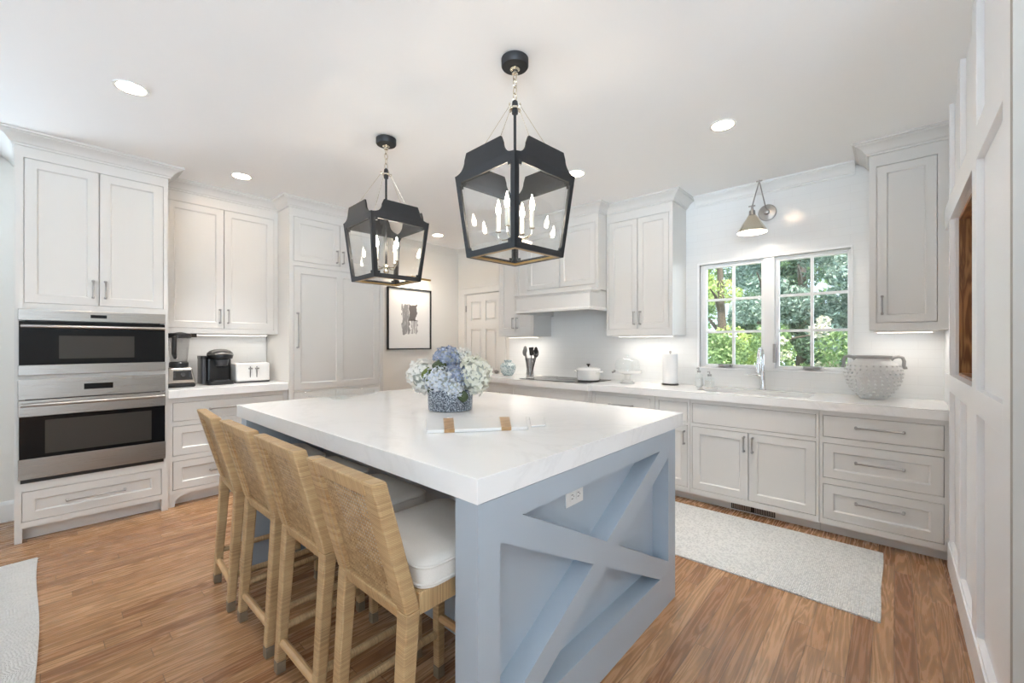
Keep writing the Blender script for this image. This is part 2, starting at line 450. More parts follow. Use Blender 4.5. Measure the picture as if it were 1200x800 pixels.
M['taupe'] = plain('taupe_wall_end', (0.36, 0.335, 0.30), 0.6)
M['art'] = make_art()
M['matte'] = plain('white_mat_board', (0.8, 0.79, 0.765), 0.85)
M['vent'] = plain('dark_vent_metal', (0.035, 0.03, 0.028), 0.4, 0.4)
M['wutensil'] = plain('clear_grey_acrylic', (0.3, 0.3, 0.3), 0.25)
M['leafg'] = plain('green_leaf', (0.14, 0.2, 0.035), 0.5, var=0.25, vscale=40)
M['leafd'] = plain('dark_green_leaf', (0.05, 0.075, 0.03), 0.5, var=0.25, vscale=40)
M['core'] = plain('flower_head_inside', (0.46, 0.48, 0.43), 0.8, var=0.3, vscale=60)  # grey-green inner stems; also paints in the shade between florets
M['stem'] = plain('flower_stem', (0.12, 0.17, 0.05), 0.6)
M['p_white'] = make_leaf('white_petals', (0.78, 0.77, 0.72), (0.84, 0.83, 0.80), 0.25)
M['p_cream'] = make_leaf('cream_petals', (0.75, 0.74, 0.62), (0.83, 0.82, 0.75), 0.25)
M['p_pale'] = make_leaf('pale_blue_white_petals', (0.54, 0.6, 0.72), (0.8, 0.81, 0.8), 0.25)
M['p_blue'] = make_leaf('blue_petals', (0.22, 0.26, 0.37), (0.5, 0.55, 0.67), 0.2)
M['lf_yel'] = make_leaf('yellow_green_leaves', (0.26, 0.36, 0.08), (0.62, 0.70, 0.28), 0.35)
M['lf_mid'] = make_leaf('mid_green_leaves', (0.09, 0.17, 0.05), (0.34, 0.46, 0.2), 0.3)
M['lf_drk'] = make_leaf('dark_evergreen_needles', (0.04, 0.085, 0.05), (0.2, 0.3, 0.18), 0.2)
M['lf_blu'] = make_leaf('blue_green_needles', (0.1, 0.17, 0.13), (0.48, 0.58, 0.48), 0.25)
M['lf_crm'] = make_leaf('cream_blossom', (0.5, 0.47, 0.34), (0.74, 0.70, 0.6), 0.2)
M['bark'] = plain('bark', (0.1, 0.075, 0.055), 0.9, var=0.3, vscale=20)
M['grass'] = plain('garden_soil_and_grass', (0.1, 0.13, 0.05), 0.95, var=0.4, vscale=3)

# ------------------------------------------------------------------ mesh helpers
class MB:
    def __init__(self):
        self.bm = bmesh.new()

    def face(self, vs):
        try:
            return self.bm.faces.new(vs)
        except ValueError:
            return None

    def box(self, x0, x1, y0, y1, z0, z1):
        v = [self.bm.verts.new(p) for p in ((x0, y0, z0), (x1, y0, z0), (x1, y1, z0), (x0, y1, z0), (x0, y0, z1), (x1, y0, z1), (x1, y1, z1), (x0, y1, z1))]
        for f in ((3, 2, 1, 0), (4, 5, 6, 7), (0, 1, 5, 4), (1, 2, 6, 5), (2, 3, 7, 6), (3, 0, 4, 7)):
            self.face([v[i] for i in f])
        return self

    def hexa(self, pts):
        v = [self.bm.verts.new(p) for p in pts]
        for f in ((3, 2, 1, 0), (4, 5, 6, 7), (0, 1, 5, 4), (1, 2, 6, 5), (2, 3, 7, 6), (3, 0, 4, 7)):
            self.face([v[i] for i in f])
        return self

    def beam(self, p0, p1, w, d, up=(0, 1, 0)):
        """rectangular bar from p0 to p1; w along the side axis, d along the up axis"""
        p0, p1 = Vector(p0), Vector(p1)
        t = (p1 - p0).normalized()
        u = Vector(up)
        s = t.cross(u).normalized()
        u = s.cross(t).normalized()
        pts = []
        for p in (p0, p1):
            for a, b in ((-1, -1), (1, -1), (1, 1), (-1, 1)):
                pts.append(p + s * (a * w / 2) + u * (b * d / 2))
        return self.hexa(pts)

    def prism(self, poly, axis, a0, a1):
        """poly: 2D points; axis 'x': (y,z), 'y': (x,z), 'z': (x,y)"""
        def P(p, a):
            return {'x': (a, p[0], p[1]), 'y': (p[0], a, p[1]), 'z': (p[0], p[1], a)}[axis]
        A = [self.bm.verts.new(P(p, a0)) for p in poly]
        B = [self.bm.verts.new(P(p, a1)) for p in poly]
        n = len(poly)
        self.face(A[::-1])
        self.face(B)
        for i in range(n):
            self.face([A[i], A[(i + 1) % n], B[(i + 1) % n], B[i]])
        return self

    def tube(self, pts, r, seg=10, closed=False, sq=1.0):
        pts = [Vector(p) for p in pts]
        n = len(pts)
        rr = r if isinstance(r, (list, tuple)) else [r] * n
        rings = []
        prev = None
        for i, p in enumerate(pts):
            if closed:
                t = pts[(i + 1) % n] - pts[i - 1]
            else:
                t = pts[min(i + 1, n - 1)] - pts[max(i - 1, 0)]
            t.normalize()
            if prev is None:
                a = Vector((0, 0, 1)) if abs(t.z) < 0.9 else Vector((1, 0, 0))
                u = t.cross(a).normalized()
            else:
                u = (prev - t * prev.dot(t)).normalized()
            prev = u
            w = t.cross(u)
            rings.append([self.bm.verts.new(p + (u * math.cos(2 * PI * k / seg) + w * math.sin(2 * PI * k / seg) * sq) * rr[i]) for k in range(seg)])
        m = n if closed else n - 1
        for i in range(m):
            a, b = rings[i], rings[(i + 1) % n]
            for k in range(seg):
                self.face([a[k], a[(k + 1) % seg], b[(k + 1) % seg], b[k]])
        if not closed:
            self.face(rings[0][::-1])
            self.face(rings[-1])
        return self

    def lathe(self, prof, seg=32, c=(0, 0, 0), cap0=True, cap1=True, sx=1.0, sy=1.0):
        rings = []
        for r, z in prof:
            rings.append([self.bm.verts.new((c[0] + r * sx * math.cos(2 * PI * k / seg), c[1] + r * sy * math.sin(2 * PI * k / seg), c[2] + z)) for k in range(seg)])
        for a, b in zip(rings, rings[1:]):
            for k in range(seg):
                self.face([a[k], a[(k + 1) % seg], b[(k + 1) % seg], b[k]])
        if cap0:
            self.face(rings[0][::-1])
        if cap1:
            self.face(rings[-1])
        return self

    def ball(self, c, r, u=10, v=8, s=(1, 1, 1)):
        mat = Matrix.Translation(Vector(c)) @ Matrix.Diagonal((s[0], s[1], s[2], 1))
        bmesh.ops.create_uvsphere(self.bm, u_segments=u, v_segments=v, radius=r, matrix=mat)
        return self

    def shaker(self, x0, x1, z0, z1, y=0.0, t=0.02, w=0.055, rec=0.009, ch=0.008, panels=1):
        """a framed door/drawer front facing -y with recessed panel(s)"""
        bm = self.bm
        xs = [x0]
        if panels == 1:
            cells = [(x0 + w, x1 - w)]
        else:
            m = (x0 + x1) / 2
            cells = [(x0 + w, m - w * 0.5), (m + w * 0.5, x1 - w)]
        V = lambda x, yy, z: bm.verts.new((x, yy, z))
        zb, zt = z0 + w, z1 - w
        # frame face pieces
        def quad(a, b, c, d, yy):
            self.face([V(a, yy, c), V(b, yy, c), V(b, yy, d), V(a, yy, d)])
        quad(x0, x1, z0, zb, y)
        quad(x0, x1, zt, z1, y)
        edges = [x0] + [c for cell in cells for c in cell] + [x1]
        for i in range(0, len(edges), 2):
            quad(edges[i], edges[i + 1], zb, zt, y)
        for a, b in cells:
            o = [(a, zb), (b, zb), (b, zt), (a, zt)]
            n = [(a + ch, zb + ch), (b - ch, zb + ch), (b - ch, zt - ch), (a + ch, zt - ch)]
            for i in range(4):
                j = (i + 1) % 4
                self.face([V(o[i][0], y, o[i][1]), V(o[j][0], y, o[j][1]), V(n[j][0], y + rec, n[j][1]), V(n[i][0], y + rec, n[i][1])])
            quad(n[0][0], n[1][0], n[0][1], n[2][1], y + rec)
        # sides and back
        b = y + t
        self.face([V(x0, y, z0), V(x0, y, z1), V(x0, b, z1), V(x0, b, z0)])
        self.face([V(x1, y, z0), V(x1, b, z0), V(x1, b, z1), V(x1, y, z1)])
        self.face([V(x0, y, z0), V(x0, b, z0), V(x1, b, z0), V(x1, y, z0)])
        self.face([V(x0, y, z1), V(x1, y, z1), V(x1, b, z1), V(x0, b, z1)])
        self.face([V(x0, b, z0), V(x0, b, z1), V(x1, b, z1), V(x1, b, z0)])
        return self

    def sweep(self, path, prof):
        """moulding: prof points (out, z) swept along plan path; 'out' is to the right of travel"""
        n = len(path)
        P = [Vector((p[0], p[1])) for p in path]
        secs = []
        for i in range(n):
            dirs = []
            if i > 0:
                dirs.append((P[i] - P[i - 1]).normalized())
            if i < n - 1:
                dirs.append((P[i + 1] - P[i]).normalized())
            nr = [Vector((d.y, -d.x)) for d in dirs]
            if len(nr) == 2:
                m = (nr[0] + nr[1]).normalized()
                m = m / max(0.2, m.dot(nr[0]))
            else:
                m = nr[0]
            secs.append([self.bm.verts.new((P[i].x + m.x * o, P[i].y + m.y * o, z)) for o, z in prof])
        k = len(prof)
        for a, b in zip(secs, secs[1:]):
            for j in range(k):
                self.face([a[j], a[(j + 1) % k], b[(j + 1) % k], b[j]])
        self.face(secs[0][::-1])
        self.face(secs[-1])
        return self

    def build(self, name, mat, parent=None, smooth=False, bevel=0.0, angle=35, bseg=2):
        me = bpy.data.meshes.new(name)
        bmesh.ops.remove_doubles(self.bm, verts=self.bm.verts, dist=1e-6) if smooth else None
        bmesh.ops.recalc_face_normals(self.bm, faces=self.bm.faces)
        self.bm.to_mesh(me)
        self.bm.free()
        o = bpy.data.objects.new(name, me)
        COL.objects.link(o)
        me.materials.append(M[mat] if isinstance(mat, str) else mat)
        if smooth:
            me.shade_smooth()
            me.set_sharp_from_angle(angle=R(angle))
        if bevel > 0:
            md = o.modifiers.new('edge', 'BEVEL')
            md.width = bevel
            md.segments = bseg
            md.limit_method = 'ANGLE'
            md.angle_limit = R(40)
        if parent is not None:
            o.parent = parent
        return o

def tag(o, label=None, cat=None, group=None, kind=None):
    if label: o['label'] = label
    if cat: o['category'] = cat
    if group: o['group'] = group
    if kind: o['kind'] = kind
    return o

def thing(name, label, cat, loc=(0, 0, 0), rz=0.0, group=None):
    o = bpy.data.objects.new(name, None)
    COL.objects.link(o)
    o.empty_display_size = 0.1
    o.location = loc
    o.rotation_euler = (0, 0, R(rz))
    return tag(o, label, cat, group)

def struct(mb, name, mat, **k):
    o = mb.build(name, mat, **k)
    o['kind'] = 'structure'
    return o

def kids(o):
    return [c for c in bpy.data.objects if c.parent is o]

def dup(root, loc, rz=None, label=None):
    """a copy of a thing with its parts and sub-parts (mesh data shared)"""
    r = root.copy()
    COL.objects.link(r)
    r.location = loc
    if rz is not None:
        r.rotation_euler = (0, 0, R(rz))
    if label:
        r['label'] = label
    for ch in kids(root):
        c = ch.copy()
        COL.objects.link(c)
        c.parent = r
        for g in kids(ch):
            d = g.copy()
            COL.objects.link(d)
            d.parent = c
            for h in kids(g):
                e = h.copy()
                COL.objects.link(e)
                e.parent = d
    return r

def rrect(x0, x1, y0, y1, r, n=6):
    out = []
    for cx, cy_, a0 in ((x1 - r, y1 - r, 0), (x0 + r, y1 - r, 90), (x0 + r, y0 + r, 180), (x1 - r, y0 + r, 270)):
        for i in range(n + 1):
            a = R(a0 + 90 * i / n)
            out.append((cx + r * math.cos(a), cy_ + r * math.sin(a)))
    return out

# ------------------------------------------------------------------ room constants
XL, YB, ZC = -4.87, 4.20, 2.70        # left wall, window wall, ceiling
XE, YE = 3.8, -2.6                    # where the unseen open-plan sides end
BX0, BX1, BZ0 = -0.5, 3.7, 1.3             # unseen rear window, shaped to light the ceiling
LZ0, SW1 = 1.45, -0.5                    # left window sill, side window edge; unseen openings added for light
XP = 0.26                             # panelled wall face
NY0, NY1, NZ0, NZ1 = 2.58, 3.51, 1.131, 2.03     # niche
WX0, WX1, WZ0, WZ1 = -1.375, -0.25, 1.092, 2.055   # window opening
CROWN = [(0, 2.612), (0.012, 2.612), (0.014, 2.624), (0.022, 2.628), (0.028, 2.640), (0.042, 2.657), (0.062, 2.671), (0.072, 2.676), (0.076, 2.684), (0.088, 2.686), (0.09, 2.699), (0, 2.699)]

# ------------------------------------------------------------------ structure
struct(MB().box(XL - 0.15, XE, YE, YB + 0.15, -0.1, 0.0), 'floor', 'floor')
struct(MB().box(XL - 0.15, XE, YE, YB + 0.15, ZC, ZC + 0.12), 'ceiling', 'ceil')
# left wall (painted), the niche above the coffee counter is tiled
b = MB()
b.box(XL - 0.15, XL, -0.7, YB + 0.15, 0, ZC)
b.box(XL - 0.15, XL, YE, -2.35, 0, ZC)
b.box(XL - 0.15, XL, -2.35, -0.7, 0, LZ0)  # unseen window opening, added to light the panelled wall
b.box(XL - 0.15, XL, -2.35, -0.7, 2.4, ZC)
struct(b, 'wall_left', 'wall')
b = MB()
b.box(XL, XL + 0.009, 0.68, 1.572, 0.942, 1.402)
struct(b, 'wall_left_tile', 'tile_y')
# the unseen rear wall of the open-plan room, its window shaped to light the ceiling
b = MB()
b.box(XL - 0.15, BX0, YE - 0.15, YE, 0, ZC)
b.box(BX1, XE, YE - 0.15, YE, 0, ZC)
b.box(BX0, 1.6, YE - 0.15, YE, 0, BZ0)
b.box(1.6, BX1, YE - 0.15, YE, 0, 0.3)
b.box(BX0, BX1, YE - 0.15, YE, 2.66, ZC)
struct(b, 'wall_front', 'wall')
b = MB()  # unseen side wall, put in to cut the light from that side
b.box(XE, XE + 0.15, YE - 0.15, -1.2, 0, ZC)
b.box(XE, XE + 0.15, SW1, YB + 0.15, 0, ZC)
b.box(XE, XE + 0.15, -1.2, SW1, 0, 0.3)
b.box(XE, XE + 0.15, -1.2, SW1, 2.3, ZC)
struct(b, 'wall_side', 'wall')
# window wall with its opening
b = MB()
b.box(-3.83, WX0, YB, YB + 0.15, 0, ZC)
b.box(WX1, 0.62, YB, YB + 0.15, 0, ZC)
b.box(WX0, WX1, YB, YB + 0.15, 0, WZ0)
b.box(WX0, WX1, YB, YB + 0.15, WZ1, ZC)
struct(b, 'wall_back', 'tile_x')
# the painted end of that wall holds the pantry door
DX0, DX1, DZ = -4.70, -3.985, 2.031
b = MB()
b.box(XL, DX0, YB, YB + 0.15, 0, ZC)
b.box(DX1, -3.83, YB, YB + 0.15, 0, ZC)
b.box(DX0, DX1, YB, YB + 0.15, DZ, ZC)
struct(b, 'wall_back_left', 'wall')
# six-panel door
b = MB()
b.box(DX0 + 0.004, DX1 - 0.004, YB + 0.03, YB + 0.06, 0.008, DZ - 0.004)
dw = DX1 - DX0
cols = ((DX0 + 0.10, DX0 + dw / 2 - 0.045), (DX0 + dw / 2 + 0.045, DX1 - 0.10))
rows = ((0.22, 0.80), (0.92, 1.52), (1.64, 1.92))
xs = [DX0 + 0.004, cols[0][0], cols[0][1], cols[1][0], cols[1][1], DX1 - 0.004]
zs = [0.008, rows[0][0], rows[0][1], rows[1][0], rows[1][1], rows[2][0], rows[2][1], DZ - 0.004]
for i in range(5):
    for j in range(7):
        if i in (1, 3) and j in (1, 3, 5):
            a0, a1, c0, c1 = xs[i], xs[i + 1], zs[j], zs[j + 1]
            b.hexa([(a0 + 0.035, YB + 0.013, c0 + 0.035), (a1 - 0.035, YB + 0.013, c0 + 0.035), (a1 - 0.02, YB + 0.03, c0 + 0.02), (a0 + 0.02, YB + 0.03, c0 + 0.02),
                    (a0 + 0.035, YB + 0.013, c1 - 0.035), (a1 - 0.035, YB + 0.013, c1 - 0.035), (a1 - 0.02, YB + 0.03, c1 - 0.02), (a0 + 0.02, YB + 0.03, c1 - 0.02)])
        else:
            b.box(xs[i], xs[i + 1], YB + 0.01, YB + 0.03, zs[j], zs[j + 1])
door = struct(b, 'door_1', 'wall')
for hz in (1.78, 1.0, 0.2):
    MB().box(DX0 - 0.012, DX0 + 0.012, YB + 0.0, YB + 0.012, hz, hz + 0.09).build('hinge', 'nickel', door)
MB().ball((DX1 - 0.06, YB - 0.03, 0.93), 0.028, 12, 10).tube([(DX1 - 0.06, YB + 0.01, 0.93), (DX1 - 0.06, YB - 0.03, 0.93)], 0.012).build('door_knob', 'nickel', door, True)
b = MB()
cs = [(0, 0), (0.105, 0), (0.105, 0.018), (0.085, 0.022), (0.02, 0.014), (0, 0.012)]
b.box(DX0 - 0.10, DX0 - 0.006, YB - 0.018, YB, 0, DZ + 0.006)
b.box(DX1 + 0.006, DX1 + 0.10, YB - 0.018, YB, 0, DZ + 0.006)
b.box(DX0 - 0.10, DX1 + 0.10, YB - 0.018, YB, DZ + 0.006, DZ + 0.098)
b.box(DX0 - 0.11, DX1 + 0.11, YB - 0.026, YB, DZ + 0.085, DZ + 0.105)
struct(b, 'trim_1', 'wall', bevel=0.003)
# panelled right wall with an oak-lined niche
b = MB()
XO = XP + 0.36
b.box(XP, XO, 1.78, NY0, 0, ZC)
b.box(XP, XO, NY1, YB, 0, ZC)
b.box(XP, XO, NY0, NY1, 0, NZ0)
b.box(XP, XO, NY0, NY1, NZ1, ZC)
b.box(XO - 0.02, XO, NY0, NY1, NZ0, NZ1)
struct(b, 'wall_right', 'panel')
b = MB()
xf = XP - 0.022
for y0, y1 in ((3.53, 3.568), (2.447, 2.572), (1.79, 1.905)):
    b.box(xf, XP, y0, y1, 0.16, ZC)
b.box(xf, XP, 3.006, 3.098, 0.16, 1.035)
b.box(xf, XP, 3.006, 3.098, 2.16, ZC)
for y0, y1 in ((1.905, 2.447), (2.572, 3.006), (3.098, 3.53)):
    b.box(xf, XP, y0, y1, 1.035, 1.131)
    b.box(xf, XP, y0, y1, 2.03, 2.16)
b.box(xf, XP, 3.006, 3.098, 1.035, 1.131)
b.box(xf, XP, 3.006, 3.098, 2.03, 2.16)
b.box(xf, XP, 3.568, 3.85, 1.035, 1.131)
b.box(xf, XP, 3.568, 3.85, 2.03, 2.16)
struct(b, 'trim_2', 'panel', bevel=0.002)
b = MB()
b.box(0.232, XP, 1.79, 3.568, 0, 0.15)
b.box(0.238, XP, 1.79, 3.568, 0.15, 0.165)
struct(b, 'baseboard_right', 'panel', bevel=0.003)
b = MB()
t = 0.015
b.box(XP + 0.014, XO - 0.022, NY1 - t, NY1, NZ0, NZ1)
b.box(XP + 0.014, XO - 0.022, NY0, NY0 + t, NZ0, NZ1)
b.box(XO - 0.035, XO - 0.021, NY0, NY1, NZ0, NZ1)
struct(b, 'trim_3', 'niche')
b = MB()
b.box(XP + 0.014, XO - 0.036, NY0 + t, NY1 - t, NZ1 - t, NZ1)
b.box(XP + 0.014, XO - 0.036, NY0 + t, NY1 - t, NZ0, NZ0 + t)
struct(b, 'trim_4', 'niche_h')
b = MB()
b.box(0.236, XO + 0.02, 1.745, 1.778, 0, ZC)  # taupe strip across the near end of the panelled wall
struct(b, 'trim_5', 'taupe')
# crown and base mouldings on the bare walls
struct(MB().sweep([(XL, -0.7), (XL, -0.21)], CROWN), 'trim_6', 'trimw', smooth=True)
struct(MB().sweep([(XL, 2.69), (XL, YB), (-3.80, YB)], CROWN), 'trim_7', 'wall', smooth=True)
struct(MB().sweep([(-1.408, YB), (-0.222, YB)], CROWN), 'trim_8', 'trimw', smooth=True)
BASEP = [(0, 0), (0.018, 0), (0.018, 0.125), (0.012, 0.14), (0.006, 0.15), (0, 0.15)]
struct(MB().sweep([(XL, YE), (XL, -0.13)], BASEP), 'baseboard_left', 'trimw')
struct(MB().sweep([(XL, 2.60), (XL, YB), (DX0 - 0.105, YB)], BASEP), 'baseboard_back', 'wall')
# window: casing, two casement sashes
b = MB()
cx0, cx1, cz0, cz1 = -1.396, -0.236, 1.078, 2.074
b.box(cx0, cx1, YB - 0.012, YB + 0.02, WZ1, cz1)
b.box(cx0, cx1, YB - 0.012, YB + 0.02, cz0, WZ0)
b.box(cx0, WX0, YB - 0.012, YB + 0.02, WZ0, WZ1)
b.box(WX1, cx1, YB - 0.012, YB + 0.02, WZ0, WZ1)
b.box(-0.842, -0.762, YB + 0.0, YB + 0.09, WZ0, WZ1)
b.box(WX0, WX1, YB + 0.02, YB + 0.14, WZ1 - 0.012, WZ1)
b.box(WX0, WX1, YB + 0.02, YB + 0.14, WZ0, WZ0 + 0.012)
b.box(WX0, WX0 + 0.012, YB + 0.02, YB + 0.14, WZ0, WZ1)
b.box(WX1 - 0.012, WX1, YB + 0.02, YB + 0.14, WZ0, WZ1)
struct(b, 'trim_9', 'winw', bevel=0.002)
def sash(name, x0, x1, gx0, gx1, mx, crank):
    gz0, gz1 = 1.122, 2.021
    z0, z1 = WZ0 + 0.012, WZ1 - 0.012
    b = MB()
    ya, yb = YB + 0.035, YB + 0.075
    b.box(x0, gx0, ya, yb, z0, z1)
    b.box(gx1, x1, ya, yb, z0, z1)
    b.box(gx0, gx1, ya, yb, z0, gz0)
    b.box(gx0, gx1, ya, yb, gz1, z1)
    m = 0.011
    b.box(mx - m, mx + m, ya + 0.006, yb - 0.006, gz0, gz1)
    for k in (1, 2):
        zz = gz0 + (gz1 - gz0) * k / 3
        b.box(gx0, mx - m, ya + 0.006, yb - 0.006, zz - m, zz + m)
        b.box(mx + m, gx1, ya + 0.006, yb - 0.006, zz - m, zz + m)
    w = struct(b, name, 'winw', bevel=0.002)
    MB().box(gx0 - 0.004, gx1 + 0.004, YB + 0.053, YB + 0.057, gz0 - 0.004, gz1 + 0.004).build('window_pane', 'glass_w', w)
    b = MB()
    b.box(crank - 0.055, crank + 0.055, YB - 0.02, YB + 0.036, WZ0 + 0.012, WZ0 + 0.034)
    b.tube([(crank + 0.03, YB - 0.02, WZ0 + 0.026), (crank - 0.04, YB - 0.028, WZ0 + 0.024)], 0.006)
    b.build('window_crank', 'nickel', w)
    return w
sash('window_1', WX0 + 0.013, -0.843, -1.326, -0.868, -1.094, -1.15)
w2 = sash('window_2', -0.761, WX1 - 0.013, -0.733, -0.272, -0.503, -0.5)
MB().box(-0.772, -0.756, YB - 0.012, YB + 0.033, 1.15, 1.31).build('window_latch', 'nickel', w2)

# ------------------------------------------------------------------ cabinets
def pull(parent, x, z, L, vertical, y=0.0, mat='nickel'):
    b = MB()
    h = 0.03
    r = 0.0052
    for s in (-1, 1):
        p = (x, y, z + s * (L / 2 - 0.006)) if vertical else (x + s * (L / 2 - 0.006), y, z)
        b.tube([p, (p[0], y - 0.004, p[2]), (p[0], y - 0.005, p[2]), (p[0], y - h, p[2])], [0.009, 0.009, 0.0055, 0.0055], 10)
    e0 = (x, y - h, z - L / 2) if vertical else (x - L / 2, y - h, z)
    e1 = (x, y - h, z + L / 2) if vertical else (x + L / 2, y - h, z)
    e0, e1 = Vector(e0), Vector(e1)
    d = (e1 - e0).normalized()
    b.tube([e0, e0 + d * 0.004, e0 + d * 0.012, e0 + d * 0.016, e1 - d * 0.016, e1 - d * 0.012, e1 - d * 0.004, e1],
           [0.004, 0.0078, 0.0078, r, r, 0.0078, 0.0078, 0.004], 10)
    return b.build('handle', mat, parent, True)

GAP = 0.0034
def cabinet(root, W, z0, z1, D, fronts, legs=None, toe=None, crown=None, mat='cab', hollow=None):
    """face-frame cabinet in local coords: front plane y=0 facing -y, x 0..W.
    fronts: (kind, x0, x1, z0, z1, opts) holes in the face frame filled by doors/drawers (kind None: left open)"""
    b = MB()
    zb = z0
    b.box(0, W, 0.021, D, zb, hollow or z1)
    if hollow:
        b.box(0, 0.018, 0.021, D, hollow, z1)
        b.box(W - 0.018, W, 0.021, D, hollow, z1)
        b.box(0.018, W - 0.018, 0.021, 0.04, hollow, z1)
    xs = sorted({0.0, W} | {f[1] for f in fronts} | {f[2] for f in fronts})
    zs = sorted({zb, z1} | {f[3] for f in fronts} | {f[4] for f in fronts})
    for i in range(len(xs) - 1):
        for j in range(len(zs) - 1):
            mx, mz = (xs[i] + xs[i + 1]) / 2, (zs[j] + zs[j + 1]) / 2
            if not any(f[1] < mx < f[2] and f[3] < mz < f[4] for f in fronts):
                b.box(xs[i], xs[i + 1], 0, 0.021, zs[j], zs[j + 1])
    b.build('body', mat, root)
    for f in fronts:
        kind, x0, x1, za, zc = f[:5]
        o = f[5] if len(f) > 5 else {}
        if kind is None:
            continue
        x0 += GAP; x1 -= GAP; za += GAP; zc -= GAP
        b = MB()
        if o.get('slab'):
            b.box(x0, x1, 0, 0.02, za, zc)
        else:
            b.shaker(x0, x1, za, zc, w=o.get('w', 0.055), panels=o.get('panels', 1))
        p = b.build(kind, mat, root)
        if 'h' in o:
            hx, hz, L, vert = o['h']
            pull(p, hx, hz, L, vert)
    if toe:
        MB().box(toe[0], toe[1], toe[2], D, 0.001, zb).build('toe_kick', mat, root)
    if legs:
        for poly in legs:
            MB().prism(poly, 'y', 0.0, 0.07).build('foot_bracket', mat, root)
    if crown:
        MB().sweep(crown, CROWN).build('crown', mat, root, True)

# --- left run (local x = world y, local -y = room side)
# oven tower
XT = -4.26
T0 = -0.115
t = thing('oven_cabinet', 'tall white cabinet tower housing the two built-in ovens', 'cabinet', (XT, T0, 0), 90)
def ty(y): return y - T0
TW = 0.674 - T0
fr = [('door', ty(-0.075), ty(0.283), 1.581, 2.541, dict(h=(ty(0.283) - 0.032, 1.70, 0.13, True))),
      ('door', ty(0.283), ty(0.645), 1.581, 2.541, dict(h=(ty(0.283) + 0.032, 1.70, 0.13, True))),
      (None, ty(-0.085), ty(0.645), 1.108, 1.535), (None, ty(-0.085), ty(0.645), 0.395, 1.068),
      ('drawer', ty(-0.084), ty(0.634), 0.134, 0.334, dict(h=(ty(0.272), 0.231, 0.31, False)))]
legs = [[(0, 0), (0.034, 0), (0.034, 0.095), (0, 0.095)], [(TW - 0.04, 0), (TW, 0), (TW, 0.095), (TW - 0.04, 0.095)]]
cabinet(t, TW, 0.094, 2.70 - 0.001, 0.60, fr, legs, (0.0, TW, 0.075), [(0, 0.6), (0, 0), (TW, 0), (TW, 0.27)][::1])

def oven(name, label, y0, y1, z0, z1, panel_h, hz, gz0, gz1, wy0, wy1, wz0, wz1, disp, lower_lip):
    """wall oven in the tower; local x = y - y0"""
    o = thing(name, label, 'oven', (XT, y0, z0), 90)
    W, H = y1 - y0, z1 - z0
    f = -0.012
    MB().box(0.03, W - 0.03, 0.001, 0.0205, 0.02, H - 0.02).build('housing', 'black', o)
    MB().box(0, W, f - 0.004, -0.001, H - panel_h + 0.003, H).build('control_panel', 'steel_x', o, bevel=0.002)
    dz0, dz1 = H - panel_h * 0.62, H - panel_h * 0.32
    MB().box(disp[0] - y0, disp[1] - y0, f - 0.0055, f - 0.004, dz0, dz1).build('display', 'blkglass', o)
    d = MB()
    # steel door frame round the glass
    d.box(0, W, f - 0.01, -0.001, lower_lip, gz0 - z0)
    if gz1 - z0 < H - panel_h - 0.03:
        d.box(0, W, f - 0.01, -0.001, gz1 - z0, H - panel_h - 0.003)
    dr = d.build('door', 'steel_x', o, bevel=0.002)
    top = gz1 - z0 if gz1 - z0 < H - panel_h - 0.03 else H - panel_h - 0.003
    MB().box(0.004, W - 0.004, f - 0.011, -0.001, gz0 - z0 + 0.0005, top - 0.0005).build('glass_front', 'blkglass', dr)
    MB().box(wy0 - y0, wy1 - y0, f - 0.0125, f - 0.0112, wz0 - z0, wz1 - z0).build('viewing_window', 'winglass', dr)
    h = MB()
    yy = f - 0.055
    h.tube([(0.012, yy, hz - z0), (W - 0.012, yy, hz - z0)], 0.0105, 12)
    for xx in (0.03, W - 0.03):
        h.box(xx - 0.009, xx + 0.009, yy, f - 0.0105, hz - z0 - 0.008, hz - z0 + 0.008)
    h.build('handle', 'nickel', dr, True)
    if lower_lip > 0.005:
        MB().box(0.01, W - 0.01, -0.008, -0.001, 0.002, lower_lip - 0.002).build('vent_trim', 'black', o)
oven('microwave_oven', 'upper built-in stainless microwave oven with wide black glass door', -0.099, 0.655, 1.102, 1.5405, 0.077, 1.426, 1.169, 1.46, 0.084, 0.471, 1.209, 1.366, (0.238, 0.322), 0.0)
oven('wall_oven', 'lower built-in stainless oven, tall door above the bottom drawer', -0.099, 0.655, 0.388, 1.074, 0.135, 0.908, 0.55, 0.829, 0.02, 0.57, 0.575, 0.80, (0.205, 0.355), 0.028)

# coffee counter base
XBf, B0, B1 = -4.30, 0.677, 1.574
t = thing('base_cabinet', 'white three-drawer base cabinet under the coffee maker', 'cabinet', (XBf, B0, 0), 90)
BW = B1 - B0
def by(y): return y - B0
mid = (0.709 + 1.54) / 2
fr = [('drawer', by(0.709), by(1.54), 0.683, 0.835, dict(slab=True, h=(by(mid), 0.765, 0.34, False))),
      ('drawer', by(0.709), by(1.54), 0.405, 0.645, dict(h=(by(mid), 0.525, 0.34, False))),
      ('drawer', by(0.709), by(1.54), 0.131, 0.364, dict(h=(by(mid), 0.248, 0.34, False)))]
arch = [(0, 0), (0.044, 0), (0.046, 0.03), (0.055, 0.052), (0.072, 0.068), (0.10, 0.078), (0.13, 0.08), (0.13, 0.096), (0, 0.096)]
arch2 = [(BW - p[0], p[1]) for p in arch][::-1]
cabinet(t, BW, 0.095, 0.874, 0.565, fr, [arch, arch2], (0, BW, 0.075))
b = MB().box(0, BW, -0.03, 0.568, 0.875, 0.94)
o = b.build('countertop', 'quartz', bevel=0.002)
o.location = (XBf, B0, 0); o.rotation_euler = (0, 0, R(90))
tag(o, 'short white quartz countertop under blender, coffee maker and toaster', 'countertop')

